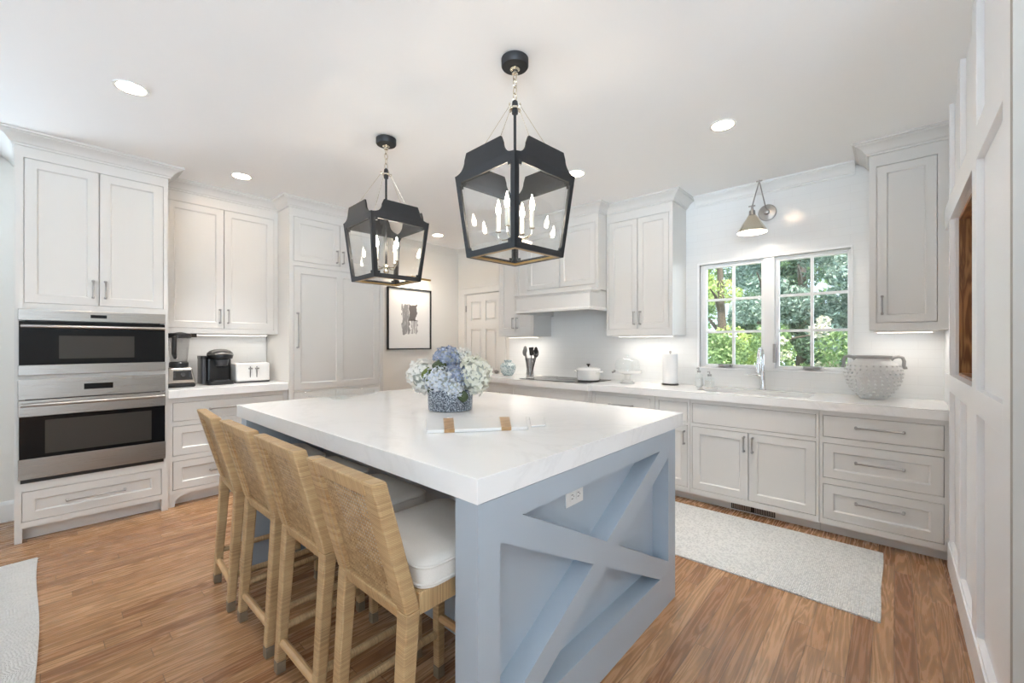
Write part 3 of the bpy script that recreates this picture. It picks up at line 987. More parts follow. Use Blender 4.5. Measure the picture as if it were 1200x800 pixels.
# wall cabinet over the coffee counter
XU = -4.54
t = thing('wall_cabinet', 'white two-door wall cabinet above the blender and toaster', 'cabinet', (XU, B0, 0), 90)
fr = [('door', by(0.70), by(1.119), 1.446, 2.531, dict(h=(by(1.119) - 0.032, 1.56, 0.13, True))),
      ('door', by(1.119), by(1.538), 1.446, 2.531, dict(h=(by(1.119) + 0.032, 1.56, 0.13, True)))]
cabinet(t, BW, 1.402, 2.699, 0.32, fr, crown=[(0, 0), (BW, 0)])

# panelled refrigerator
F0, F1 = 1.577, 2.572
t = thing('refrigerator_cabinet', 'tall white panelled refrigerator built in beside the coffee counter', 'refrigerator', (XT, F0, 0), 90)
FW = F1 - F0
def fy(y): return y - F0
fr = [('door', fy(1.614), fy(2.07), 2.104, 2.531, dict(h=(fy(2.07) - 0.032, 2.20, 0.13, True))),
      ('door', fy(2.07), fy(2.53), 2.104, 2.531, dict(h=(fy(2.07) + 0.032, 2.20, 0.13, True))),
      ('refrigerator_door', fy(1.614), fy(2.53), 0.861, 2.06, dict(panels=2, w=0.065, h=(fy(1.614) + 0.035, 1.44, 0.34, True))),
      ('freezer_drawer', fy(1.614), fy(2.53), 0.12, 0.845, dict(w=0.065, h=(fy(2.07), 0.70, 0.4, False)))]
cabinet(t, FW, 0.094, 2.699, 0.605, fr, [[(0, 0), (0.04, 0), (0.04, 0.094), (0, 0.094)], [(FW - 0.04, 0), (FW, 0), (FW, 0.094), (FW - 0.04, 0.094)]], (0, FW, 0.075),
        [(0, 0.28), (0, 0), (FW, 0), (FW, 0.6)])

# --- window wall uppers (front y = 3.86)
YU = 3.86
UD = YB - YU - 0.003
def ucab(name, label, x0, x1, yf, z0, doors, crown, **k):
    t = thing(name, label, 'cabinet', (x0, yf, 0))
    W = x1 - x0
    cabinet(t, W, z0, 2.699, YB - yf - 0.003, [('door', a - x0, c - x0, zz0, zz1, dict(h=h and (h[0] - x0, h[1], 0.13, True), **({'w': 0.05})) if h else dict(w=0.05)) for a, c, zz0, zz1, h in doors], crown=[(p[0] - x0, p[1] - yf) for p in crown])
    return t
ucab('wall_cabinet', 'white two-door wall cabinet in the corner left of the range hood', -3.70, -3.134, YU, 1.40,
     [(-3.676, -3.42, 1.446, 2.53, (-3.452, 1.56)), (-3.42, -3.165, 1.446, 2.53, (-3.388, 1.56))], [(-3.70, YB - 0.004), (-3.70, YU), (-3.134, YU)])
ucab('hood_cabinet', 'white two-door cabinet boxed in directly over the range hood', -3.13, -2.182, 3.70, 1.853,
     [(-3.095, -2.65, 1.909, 2.53, None), (-2.65, -2.217, 1.909, 2.53, None)], [(-3.13, YU - 0.02), (-3.13, 3.70), (-2.182, 3.70), (-2.182, YU - 0.02)])
t = ucab('wall_cabinet', 'white two-door wall cabinet between range hood and window', -2.178, -1.503, YU, 1.395,
     [(-2.152, -1.845, 1.455, 2.527, (-1.877, 1.56)), (-1.845, -1.537, 1.455, 2.527, (-1.813, 1.56))], [(-2.178, YU), (-1.503, YU), (-1.503, YB - 0.004)])
ucab('wall_cabinet', 'white single-door wall cabinet between the window and the panelled wall', -0.13, 0.2585, YU, 1.402,
     [(-0.092, 0.207, 1.452, 2.531, (-0.062, 1.575))], [(-0.13, YB - 0.004), (-0.13, YU), (0.2585, YU)])

# range hood
t = thing('range_hood', 'white painted mantel range hood above the cooktop', 'range hood', (-3.128, 3.55, 1.646))
HW, HD = 0.945, YB - 3.55 - 0.003
b = MB()
b.box(0, HW, 0.0, 0.03, 0.0, 0.175)
b.box(0, 0.03, 0.03, HD, 0.0, 0.175)
b.box(HW - 0.03, HW, 0.03, HD, 0.0, 0.175)
b.box(0, HW, 0, HD, 0.175, 0.2)
b.build('mantel', 'cab', t, bevel=0.002)
b = MB()
b.sweep([(0, 0.30), (0, 0), (HW, 0), (HW, 0.30)], [(0, 0.0), (0.014, 0.0), (0.014, 0.018), (0.006, 0.028), (0, 0.034)])
b.build('lower_moulding', 'cab', t)
b = MB()
b.sweep([(0, 0.148), (0, 0), (HW, 0), (HW, 0.148)], [(0, 0.165), (0.006, 0.168), (0.012, 0.18), (0.026, 0.188), (0.026, 0.204), (0, 0.204)])
b.build('upper_moulding', 'cab', t)
b = MB()
b.box(0.031, HW - 0.031, 0.031, HD, 0.06, 0.08)
b.build('liner', 'steel_x', t)
b = MB()
for i in range(16):
    x = 0.08 + i * 0.05
    b.box(x, x + 0.03, 0.10, HD - 0.12, 0.052, 0.059)
b.build('filter_grille', 'vent', t)

# --- window wall base cabinets
YF = 3.60
BD = YB - YF - 0.003
def bcab(label, x0, x1, fronts, z0=0.075, toe=True, yf=YF, hollow=None):
    t = thing('base_cabinet', label, 'cabinet', (x0, yf, 0))
    ff = []
    for f in fronts:
        o = dict(f[5]) if len(f) > 5 else {}
        if 'h' in o:
            o['h'] = (o['h'][0] - x0,) + tuple(o['h'][1:])
        ff.append((f[0], f[1] - x0, f[2] - x0, f[3], f[4], o))
    cabinet(t, x1 - x0, z0, 0.856, YB - yf - 0.003, ff, None, (0, x1 - x0, 0.07), hollow=hollow)
    return t
bcab('white three-drawer base cabinet at the far left, below the ginger jar', -3.85, -3.203,
     [('drawer', -3.82, -3.24, 0.66, 0.822, dict(slab=True, h=(-3.53, 0.74, 0.2, False))),
      ('drawer', -3.82, -3.24, 0.39, 0.63, dict(h=(-3.53, 0.51, 0.2, False))), ('drawer', -3.82, -3.24, 0.115, 0.355, dict(h=(-3.53, 0.235, 0.2, False)))])
bcab('white base cabinet stepping forward under the cooktop', -3.2, -2.193,
     [('false_front', -3.165, -2.228, 0.66, 0.822, dict(slab=True)),
      ('drawer', -3.165, -2.228, 0.39, 0.63, dict(h=(-2.7, 0.51, 0.34, False))), ('drawer', -3.165, -2.228, 0.115, 0.355, dict(h=(-2.7, 0.235, 0.34, False)))], yf=3.535)
bcab('white three-drawer base cabinet below the cake stand, just right of the cooktop', -2.19, -1.56,
     [('drawer', -2.16, -1.60, 0.70, 0.825, dict(slab=True, h=(-1.88, 0.745, 0.24, False))),
      ('drawer', -2.16, -1.60, 0.42, 0.665, dict(h=(-1.88, 0.54, 0.24, False))), ('drawer', -2.16, -1.60, 0.115, 0.385, dict(h=(-1.88, 0.25, 0.24, False)))])
bcab('narrow white base cabinet with one drawer and one door, below the paper towels', -1.557, -1.258,
     [('drawer', -1.523, -1.276, 0.66, 0.822, dict(slab=True)), ('door', -1.523, -1.276, 0.118, 0.633, dict(w=0.05, h=(-1.303, 0.53, 0.115, True)))])
bcab('white sink base cabinet with plain false front over two doors', -1.255, -0.387,
     [('false_front', -1.241, -0.403, 0.66, 0.822, dict(slab=True)),
      ('door', -1.241, -0.824, 0.118, 0.633, dict(h=(-0.853, 0.545, 0.12, True))), ('door', -0.824, -0.403, 0.118, 0.633, dict(h=(-0.795, 0.545, 0.12, True)))], hollow=0.66)
bcab('white drawer base cabinet with three long pulls, right of the sink doors', -0.384, 0.2585,
     [('drawer', -0.366, 0.222, 0.674, 0.823, dict(slab=True, h=(-0.072, 0.757, 0.245, False))),
      ('drawer', -0.366, 0.222, 0.396, 0.634, dict(h=(-0.072, 0.525, 0.245, False))), ('drawer', -0.366, 0.222, 0.114, 0.354, dict(h=(-0.072, 0.258, 0.245, False)))])

# window wall countertop with sink cut-out
SX0, SX1, SY0, SY1 = -1.19, -0.46, 3.70, 4.08
ZT, ZU = 0.917, 0.857
b = MB()
ye = 3.573
b.box(-3.87, -3.215, ye, YB - 0.002, ZU, ZT)
b.box(-3.215, -2.188, 3.512, YB - 0.002, ZU, ZT)
b.box(-2.188, SX0, ye, YB - 0.002, ZU, ZT)
b.box(SX1, 0.2585, ye, YB - 0.002, ZU, ZT)
b.box(SX0, SX1, ye, SY0, ZU, ZT)
b.box(SX0, SX1, SY1, YB - 0.002, ZU, ZT)
tag(b.build('countertop', 'quartz'), 'long white quartz countertop running below the window and cooktop', 'countertop')
b = MB()
w = 0.012
b.box(SX0 - w, SX1 + w, SY0 - w, SY1 + w, 0.68, 0.69)
b.box(SX0 - w, SX0, SY0, SY1, 0.69, ZU - 0.001)
b.box(SX1, SX1 + w, SY0, SY1, 0.69, ZU - 0.001)
b.box(SX0 - w, SX1 + w, SY0 - w, SY0, 0.69, ZU - 0.001)
b.box(SX0 - w, SX1 + w, SY1, SY1 + w, 0.69, ZU - 0.001)
o = b.build('sink', 'white_enamel')
tag(o, 'white undermount sink sunk into counter under the window', 'sink')

# floor vent in the toe kick
t = thing('floor_vent', 'dark slotted heating vent set in the toe kick below the sink', 'vent', (-0.96, 3.668, 0.012))
MB().box(0, 0.30, -0.004, 0.0, 0, 0.058).build('frame', 'vent', t)
b = MB()
for i in range(26):
    x = 0.008 + i * 0.0112
    if abs(i - 12.5) > 0.9:
        b.box(x, x + 0.005, -0.009, -0.004, 0.006, 0.052)
b.build('slats', 'nickel', t)

# ------------------------------------------------------------------ island
IX0, IX1, IY0, IY1 = -2.968, -0.846, 0.798, 2.316
IZ = 0.94
IZU = 0.868
o = MB().box(IX0, IX1, IY0, IY1, IZU + 0.001, IZ).build('island_countertop', 'quartz', bevel=0.0015)
tag(o, 'thick white quartz island top under the flowers', 'countertop')
t = thing('kitchen_island', 'blue-grey island with X-braced end and stools along one side', 'island', ((IX0 + IX1) / 2, 1.5, 0))
ox, oy = (IX0 + IX1) / 2, 1.5
def wb(b, x0, x1, y0, y1, z0, z1):
    b.box(x0 - ox, x1 - ox, y0 - oy, y1 - oy, z0, z1)
EY1 = 2.206
b = MB()
wb(b, -2.80, -0.94, 1.25, EY1 - 0.02, 0.0, IZU)
b.build('body', 'island', t)
b = MB()
wb(b, -2.885, -2.80, 0.80, EY1, 0.0, IZU)
b.build('end_panel', 'island', t)
# X end: frame, brace bars and recessed back
b = MB()
xa, xb = -0.94, IX1
oy0, oy1, oz0, oz1 = 0.888, 2.117, 0.163, 0.788
wb(b, xa, xb, 0.80, oy0, 0, IZU)
wb(b, xa, xb, oy1, EY1, 0, IZU)
wb(b, xa, xb, oy0, oy1, 0, oz0)
wb(b, xa, xb, oy0, oy1, oz1, IZU)
ep = b.build('end_panel', 'island', t)
def clip(poly, a, bb, c):
    out = []
    for i in range(len(poly)):
        p, q = poly[i], poly[(i + 1) % len(poly)]
        dp, dq = a * p[0] + bb * p[1] + c, a * q[0] + bb * q[1] + c
        if dp >= 0:
            out.append(p)
        if dp * dq < 0:
            k = dp / (dp - dq)
            out.append((p[0] + (q[0] - p[0]) * k, p[1] + (q[1] - p[1]) * k))
    return out
def brace(ya, za, yb_, zb_, w):
    rect = [(oy0, oz0), (oy1, oz0), (oy1, oz1), (oy0, oz1)]
    dy, dz = yb_ - ya, zb_ - za
    L = math.hypot(dy, dz)
    ny, nz = -dz / L, dy / L
    c = ny * ya + nz * za
    poly = clip(clip(rect, ny, nz, -(c - w / 2)), -ny, -nz, c + w / 2)
    return [(p[0] - oy, p[1]) for p in poly]
for (a, c, d, e, f) in ((oy0, oz1, oy1, oz0, 0.0), (oy0, oz0, oy1, oz1, 0.0005)):
    MB().prism(brace(a, c, d, e, 0.091), 'x', xa + 0.012 - ox, xb - 0.0003 - f - ox).build('cross_brace', 'island', t)
b = MB()
wb(b, xa + 0.0, xa + 0.012, oy0, oy1, oz0, oz1)
b.build('recessed_panel', 'island', t)

def outlet(label, loc, rz, wide=True):
    """duplex outlet plate facing local -y"""
    t = thing('wall_outlet', label, 'outlet', loc, rz)
    w, h = (0.117, 0.07) if wide else (0.07, 0.117)
    MB().box(-w / 2, w / 2, -0.006, -0.0005, -h / 2, h / 2).build('cover_plate', 'white_plastic', t, bevel=0.002)
    for s in (-1, 1):
        b = MB()
        c = (s * 0.021, 0) if wide else (0, s * 0.021)
        b.box(c[0] - 0.0145, c[0] + 0.0145, -0.008, -0.006, c[1] - 0.0165, c[1] + 0.0165)
        rcp = b.build('socket', 'white_plastic', t, bevel=0.002)
        q = MB()
        if wide:
            q.box(c[0] - 0.006, c[0] + 0.005, -0.0084, -0.008, c[1] + 0.006, c[1] + 0.0085)
            q.box(c[0] - 0.006, c[0] + 0.005, -0.0084, -0.008, c[1] - 0.0085, c[1] - 0.006)
            q.box(c[0] + 0.0085, c[0] + 0.012, -0.0084, -0.008, c[1] - 0.002, c[1] + 0.002)
        else:
            for d in (-0.0065, 0.0065):
                q.box(c[0] + d - 0.0012, c[0] + d + 0.0012, -0.0084, -0.008, c[1] - 0.003, c[1] + 0.007)
        q.build('slots', 'dkgrey', rcp)
outlet('white outlet on the blue-grey island, inside the X brace', (xa + 0.0125, 1.389, 0.722), 90)
outlet('white outlet low on the panelled right wall', (XP - 0.0005, 2.62, 0.43), -90, False)

# ------------------------------------------------------------------ stools
def stool(name, label, loc, rz=0.0):
    t = thing(name, label, 'stool', loc, rz, 'rattan stools along the island')
    hw = 0.197
    yr, yt, yf_ = -0.195, -0.30, -0.226   # rear faces at the kink, the top and the foot
    zk, zt = 0.58, 0.958
    lw, ld = 0.05, 0.046
    for s in (-1, 1):
        xo = s * (hw - lw / 2)
        b = MB()
        b.hexa([(xo - 0.018, yf_, 0.045), (xo + 0.018, yf_, 0.045), (xo + 0.018, yf_ + 0.036, 0.045), (xo - 0.018, yf_ + 0.036, 0.045),
                (xo - lw / 2, yr, zk), (xo + lw / 2, yr, zk), (xo + lw / 2, yr + ld, zk), (xo - lw / 2, yr + ld, zk)])
        l = b.build('leg', 'rat_z', t, bevel=0.006)
        MB().box(xo - 0.0175, xo + 0.0175, yf_, yf_ + 0.035, 0.0, 0.045).build('foot', 'footw', l, bevel=0.003)
        b = MB()
        b.hexa([(xo - 0.017, 0.187, 0.045), (xo + 0.017, 0.187, 0.045), (xo + 0.017, 0.22, 0.045), (xo - 0.017, 0.22, 0.045),
                (xo - 0.02, 0.18, 0.56), (xo + 0.02, 0.18, 0.56), (xo + 0.02, 0.22, 0.56), (xo - 0.02, 0.22, 0.56)])
        l = b.build('leg', 'rat_z', t, bevel=0.006)
        MB().box(xo - 0.0165, xo + 0.0165, 0.187, 0.22, 0.0, 0.045).build('foot', 'footw', l, bevel=0.003)
    # back frame: two posts, crest rail and bottom rail
    def yb(z): return yr + (yt - yr) * (z - zk) / (zt - zk)
    for s in (-1, 1):
        b = MB()
        xo = s * (hw - lw / 2)
        b.hexa([(xo - lw / 2, yr, zk), (xo + lw / 2, yr, zk), (xo + lw / 2, yr + ld, zk), (xo - lw / 2, yr + ld, zk),
                (xo - lw / 2, yt, zt), (xo + lw / 2, yt, zt), (xo + lw / 2, yt + ld, zt), (xo - lw / 2, yt + ld, zt)])
        b.build('back_post', 'rat_z', t, bevel=0.007)
    xi = hw - lw + 0.001
    def rail(nm, za, zb_):
        b = MB()
        b.hexa([(-xi, yb(za), za), (xi, yb(za), za), (xi, yb(za) + ld, za), (-xi, yb(za) + ld, za),
                (-xi, yb(zb_), zb_), (xi, yb(zb_), zb_), (xi, yb(zb_) + ld, zb_), (-xi, yb(zb_) + ld, zb_)])
        b.build(nm, 'rat_x', t, bevel=0.006)
    rail('crest_rail', zt - 0.045, zt - 0.001)
    rail('lower_back_rail', zk - 0.035, zk + 0.012)
    b = MB()
    za, zc = zk + 0.012, zt - 0.045
    for off in (0.013, 0.0145):
        v = [b.bm.verts.new(p) for p in ((-xi, yb(za) + off, za), (xi, yb(za) + off, za), (xi, yb(zc) + off, zc), (-xi, yb(zc) + off, zc))]
        b.face(v)
    b.build('woven_back', 'cane', t)
    # solid wrapped margins round the weave
    m = 0.018
    for (xa_, xb_, z1_, z2_) in ((-xi, -xi + m, za, zc), (xi - m, xi, za, zc)):
        b = MB()
        b.hexa([(xa_, yb(z1_) + 0.004, z1_), (xb_, yb(z1_) + 0.004, z1_), (xb_, yb(z1_) + 0.034, z1_), (xa_, yb(z1_) + 0.034, z1_),
                (xa_, yb(z2_) + 0.004, z2_), (xb_, yb(z2_) + 0.004, z2_), (xb_, yb(z2_) + 0.034, z2_), (xa_, yb(z2_) + 0.034, z2_)])
        b.build('weave_binding', 'rat_z', t)
    # seat apron
    MB().box(-hw + 0.004, -hw + 0.034, yr + ld, 0.215, 0.56, 0.622).build('seat_rail', 'rat_y', t, bevel=0.005)
    MB().box(hw - 0.034, hw - 0.004, yr + ld, 0.215, 0.56, 0.622).build('seat_rail', 'rat_y', t, bevel=0.005)
    b = MB()
    b.box(-hw + 0.004, hw - 0.004, 0.215, 0.245, 0.56, 0.622)
    b.box(-hw + 0.034, hw - 0.034, yr + ld, 0.215, 0.60, 0.618)
    b.build('seat_front', 'rat_x', t, bevel=0.004)
    # cushion
    b = MB()
    x1 = hw + 0.004
    pts = rrect(-x1, x1, yr + ld + 0.004, 0.25, 0.05, 5)
    prof = [(0.0, 0.624), (0.0, 0.63), (-0.0, 0.682), (0.004, 0.69), (0.03, 0.698), (0.09, 0.703)]
    rings = []
    cxm, cym = 0.0, (yr + ld + 0.254) / 2
    for ins, z in prof:
        rings.append([b.bm.verts.new((cxm + (p[0] - cxm) * (1 - ins / x1), cym + (p[1] - cym) * (1 - ins / x1), z)) for p in pts])
    for p, q in zip(rings, rings[1:]):
        for i in range(len(pts)):
            b.face([p[i], p[(i + 1) % len(pts)], q[(i + 1) % len(pts)], q[i]])
    b.face(rings[0][::-1]); b.face(rings[-1])
    cu = b.build('cushion', 'cushion', t, True, angle=60)
    for z in (0.634, 0.682):
        MB().tube([(p[0], p[1], z) for p in pts], 0.0042, 6, closed=True).build('piping', 'cushion', cu, True)
    # stretchers
    b = MB()
    b.tube([(-hw + 0.04, yf_ + 0.025, 0.12), (hw - 0.04, yf_ + 0.025, 0.12)], 0.0155, 10)
    b.build('stretcher', 'rail_w', t, True)
    for s in (-1, 1):
        b = MB()
        b.tube([(s * (hw - 0.024), yf_ + 0.04, 0.17), (s * (hw - 0.024), 0.19, 0.17)], 0.0145, 10)
        b.build('stretcher', 'rat_y', t, True)
    b = MB()
    b.tube([(-hw + 0.04, 0.203, 0.235), (hw - 0.04, 0.203, 0.235)], 0.0155, 10)
    b.build('footrest', 'rail_w', t, True)
    return t
SY = 0.85
st = stool('bar_stool', 'rattan stool with its cream cushion in full view, beside the X end', (-1.165, SY, 0))
dup(st, (-1.657, SY, 0), 0, 'woven rattan stool second along the island from the X end')
dup(st, (-2.125, SY, 0), 0, 'woven rattan stool third along the island from the X end')
dup(st, (-2.585, SY - 0.002, 0), -4, 'woven rattan stool farthest from the X end, nearest the ovens')

# ------------------------------------------------------------------ lantern pendants
def lantern(name, label, loc, rz):
    """origin on the ceiling; local z down negative"""
    t = thing(name, label, 'pendant light', (loc[0], loc[1], ZC), rz, 'lantern pendants over the island')
    Z = lambda z: z - ZC
    s1, s0 = 0.207, 0.167
    zs_, zb_, zh = 2.124, 1.73, 2.212
    b = MB()
    b.lathe([(0.058, Z(2.699)), (0.066, Z(2.695)), (0.066, Z(2.662)), (0.062, Z(2.656)), (0.02, Z(2.655))], 36)
    b.build('canopy', 'bronze', t, True)
    b = MB()
    b.lathe([(0.024, Z(2.656)), (0.024, Z(2.646)), (0.015, Z(2.64)), (0.015, Z(2.624)), (0.006, Z(2.62))], 20)
    zc = 2.628
    for i in range(4):
        zc0 = zc - i * 0.034
        pts = []
        for k in range(16):
            a = 2 * PI * k / 16
            u, w = 0.0105 * math.cos(a), 0.021 * math.sin(a)
            pts.append((u, 0, Z(zc0) + w - 0.016) if i % 2 == 0 else (0, u, Z(zc0) + w - 0.016))
        b.tube(pts, 0.0028, 6, closed=True)
    b.build('chain', 'polnick', t, True)
    b = MB()
    b.tube([(0, 0, Z(2.498)), (0, 0, Z(2.49)), (0, 0, Z(2.478)), (0, 0, Z(2.43)), (0, 0, Z(2.425)), (0, 0, Z(1.80))],
           [0.005, 0.013, 0.015, 0.015, 0.007, 0.007], 14)
    b.build('stem', 'bronze', t, True)
    b = MB()
    b.lathe([(0.016, Z(2.462)), (0.024, Z(2.46)), (0.024, Z(2.45)), (0.016, Z(2.448))], 20)
    for a in range(4):
        c, s = math.cos(a * PI / 2), math.sin(a * PI / 2)
        pts = [(c * r, s * r, Z(z)) for r, z in ((0.02, 2.455), (0.034, 2.452), (0.039, 2.46), (0.036, 2.468), (0.031, 2.464))]
        b.tube(pts, 0.003, 6)
    b.build('collar', 'polnick', t, True)
    for a in range(4):
        c, s = math.cos(a * PI / 2), math.sin(a * PI / 2)
        MB().tube([(c * 0.037, s * 0.037, Z(2.456)), (c * (s1 - 0.004), s * (s1 - 0.004), Z(zh - 0.008))], 0.0013, 6).build('wire', 'polnick', t, True)
    # four side frames
    th = 0.010
    for a in range(4):
        ang = a * PI / 2
        rot = Matrix.Rotation(ang, 4, 'Z')
        def P(x, z, off):
            # side panel facing local -y; half width follows the taper
            k = (z - zb_) / (zs_ - zb_)
            k = min(k, 1.0)
            h = s0 + (s1 - s0) * k
            return rot @ Vector((x, -(h - off), Z(z)))
        def half(z):
            return s0 + (s1 - s0) * min(1.0, (z - zb_) / (zs_ - zb_))
        b = MB()
        def plate(poly):
            A = [b.bm.verts.new(P(x, z, 0.0)) for x, z in poly]
            B_ = [b.bm.verts.new(P(x, z, th)) for x, z in poly]
            n = len(poly)
            b.face(A); b.face(B_[::-1])
            for i in range(n):
                b.face([A[i], B_[i], B_[(i + 1) % n], A[(i + 1) % n]])
        # header with notched ears
        gzt = 2.088
        ear = []
        r = 0.066
        for k in range(9):
            aa = R(90 * k / 8)
            ear.append((s1 - 0.012 - r * math.sin(aa) * 0.95, zs_ + 0.001 + 0.056 * (1 - math.cos(aa))))
        right = [(s1, gzt), (s1, zs_)] + ear + [(s1 - 0.088, zh)]
        left = [(-x, z) for x, z in right][::-1]
        # split into two convex-ish plates so that the notch stays clean
        plate([(-half(gzt), gzt), (half(gzt), gzt), (s1, zs_), (-s1, zs_)])
        top = [(ear[0][0], zs_)] + ear[1:] + [(s1 - 0.088, zh)]
        for (p, q) in zip(top, top[1:]):
            if abs(q[1] - p[1]) > 1e-6:
                plate([(-p[0], p[1]), (p[0], p[1]), (q[0], q[1]), (-q[0], q[1])])
        fw = 0.026
        gzb = zb_ + fw
        plate([(-s0, zb_), (s0, zb_), (half(gzb), gzb), (-half(gzb), gzb)])
        for sg in (-1, 1):
            p = [(sg * half(gzb), gzb), (sg * half(gzt), gzt), (sg * (half(gzt) - fw), gzt), (sg * (half(gzb) - fw), gzb)]
            plate(p if sg < 0 else p[::-1])
        f = b.build('side_frame', 'bronze', t)
        g = MB()
        q = [g.bm.verts.new(P(x, z, th + 0.003)) for x, z in ((-half(gzb) + fw * 0.7, gzb - 0.008), (half(gzb) - fw * 0.7, gzb - 0.008), (half(gzt) - fw * 0.7, gzt + 0.008), (-half(gzt) + fw * 0.7, gzt + 0.008))]
        g.face(q)
        g.build('glass_pane', 'glass', f)
        for sg in (-1, 1):
            for z in (gzb + 0.006, gzt - 0.006):
                c = MB()
                x = sg * (half(z) - fw - 0.006)
                pts = [P(x + dx, z + dz, off) for off in (-0.002, th * 0.5) for dx, dz in ((-0.009, -0.009), (0.009, -0.009), (0.009, 0.009), (-0.009, 0.009))]
                c.hexa(pts)
                c.build('clip', 'bronze', f)
    # inner brass edge of the bottom ring
    b = MB()
    i0 = s0 - 0.034
    zr0, zr1 = Z(zb_ + 0.001), Z(zb_ + 0.008)
    b.box(-s0 + th, s0 - th, -s0 + th, -i0, zr0, zr1)
    b.box(-s0 + th, s0 - th, i0, s0 - th, zr0, zr1)
    b.box(-s0 + th, -i0, -i0, i0, zr0, zr1)
    b.box(i0, s0 - th, -i0, i0, zr0, zr1)
    b.build('bottom_ring', 'brass', t)
    # candelabra
    b = MB()
    b.lathe([(0.004, Z(1.775)), (0.014, Z(1.785)), (0.02, Z(1.80)), (0.012, Z(1.815)), (0.016, Z(1.83)), (0.008, Z(1.845))], 18)
    for a in range(4):
        ang = R(21 + 90 * a)
        c, s = math.cos(ang), math.sin(ang)
        pts = [(c * rr, s * rr, Z(z)) for rr, z in ((0.012, 1.835), (0.04, 1.822), (0.068, 1.822), (0.086, 1.836), (0.09, 1.86))]
        b.tube(pts, 0.0042, 8)
        b.lathe([(0.004, 0), (0.014, 0.004), (0.014, 0.008), (0.004, 0.008)], 14, (c * 0.09, s * 0.09, Z(1.858)))
    b.build('candelabra', 'polnick', t, True)
    for a in range(4):
        ang = R(21 + 90 * a)
        c, s = math.cos(ang) * 0.09, math.sin(ang) * 0.09
        cd = MB().lathe([(0.0105, Z(1.867)), (0.0105, Z(1.945)), (0.006, Z(1.948))], 14, (c, s, 0)).build('candle', 'candle', t, True)
        MB().lathe([(0.006, Z(1.948)), (0.012, Z(1.965)), (0.0125, Z(1.975)), (0.008, Z(1.995)), (0.003, Z(2.015)), (0.0008, Z(2.024))], 12, (c, s, 0)).build('bulb', 'bulb', cd, True)
    return t
lan = lantern('lantern_pendant', 'black glazed lantern hanging above the near half of the island', (-1.374, 1.547), -3.5)
l2 = lan.copy()
COL.objects.link(l2)
l2.location = (-2.557, 1.566, ZC)
l2.rotation_euler = (0, 0, R(-4))
l2['label'] = 'black glazed lantern over the far half of the island, nearer the refrigerator'
for ch in kids(lan):
    c = ch.copy(); COL.objects.link(c); c.parent = l2
    for g in kids(ch):
        d = g.copy(); COL.objects.link(d); d.parent = c

# ------------------------------------------------------------------ recessed ceiling lights
for i, (x, y, lab) in enumerate(((-3.079, 0.33, 'round recessed ceiling light in front of the ovens'), (-4.021, 1.115, 'round recessed ceiling light close above the coffee counter cabinets'),
                    (-4.342, 3.402, 'round recessed ceiling light in the corner above the framed print'), (-0.81, 2.902, 'round recessed ceiling light nearest the window wall sconce'),
                    (-1.931, 2.925, 'round recessed ceiling light behind the near lantern, facing the hood'))):
    t = thing('recessed_light', lab, 'ceiling light', (x, y, ZC), 0, 'recessed ceiling lights')
    MB().lathe([(0.062, -0.001), (0.078, -0.001), (0.077, -0.006), (0.062, -0.004)], 32, cap0=False, cap1=False).build('trim_ring', 'trimw', t, True)
    MB().lathe([(0.0005, -0.003), (0.061, -0.003)], 32).build('lens', 'down', t)
    ld = bpy.data.lights.new('downlight', 'AREA')
    ld.shape = 'DISK'
    ld.size = 0.12
    ld.energy = DOWNLIGHT_W * (2.0, 1.5, 1.3, 1.0, 1.6)[i]
    ld.color = (1.0, 0.98, 0.95)
    ld.spread = R((118, 64, 120, 64, 90)[i])
    lo = bpy.data.objects.new('downlight', ld)
    COL.objects.link(lo)
    lo.parent = t
    lo.location = (0, 0, -0.008)

# ------------------------------------------------------------------ under-cabinet lights
def undercab(label, x0, x1, y0, z, power):
    t = thing('cabinet_light', label, 'light', ((x0 + x1) / 2, y0, z), 0)
    w = (x1 - x0) / 2
    MB().box(-w, w, -0.012, 0.012, -0.012, -0.001).build('housing', 'white_plastic', t)
    MB().box(-w + 0.01, w - 0.01, -0.008, 0.008, -0.0145, -0.0122).build('diffuser', 'strip', t)
    ld = bpy.data.lights.new('under_light', 'AREA')
    ld.shape = 'RECTANGLE'
    ld.size, ld.size_y = 2 * w, 0.02
    ld.energy = power
    ld.color = (1.0, 0.93, 0.84)
    lo = bpy.data.objects.new('under_light', ld)
    COL.objects.link(lo); lo.parent = t
    lo.location = (0, 0, -0.018)
undercab('thin light bar under the corner cabinet, above the ginger jar', -3.66, -3.17, 4.0, 1.40, UNDER_W)
undercab('thin light bar under the cabinet above the cake stand', -2.12, -1.55, 4.0, 1.395, UNDER_W)
undercab('thin light bar under the cabinet above the studded urn', -0.10, 0.20, 4.0, 1.402, UNDER_W * 0.5)

t = thing('cabinet_light', 'unseen light bar added under the cabinet above blender and toaster', 'light', (-4.68, 1.126, 1.402), 90)  # unseen bar, added to brighten the tiles behind the appliances
MB().box(-0.40, 0.40, -0.012, 0.012, -0.012, -0.001).build('housing', 'white_plastic', t)
MB().box(-0.39, 0.39, -0.008, 0.008, -0.0145, -0.0122).build('diffuser', 'strip', t)
ld = bpy.data.lights.new('under_light', 'AREA'); ld.shape = 'RECTANGLE'; ld.size = 0.78; ld.size_y = 0.02; ld.energy = 0.6; ld.color = (1, 0.9, 0.78)
lo = bpy.data.objects.new('under_light', ld); COL.objects.link(lo); lo.parent = t; lo.location = (0, 0, -0.018)

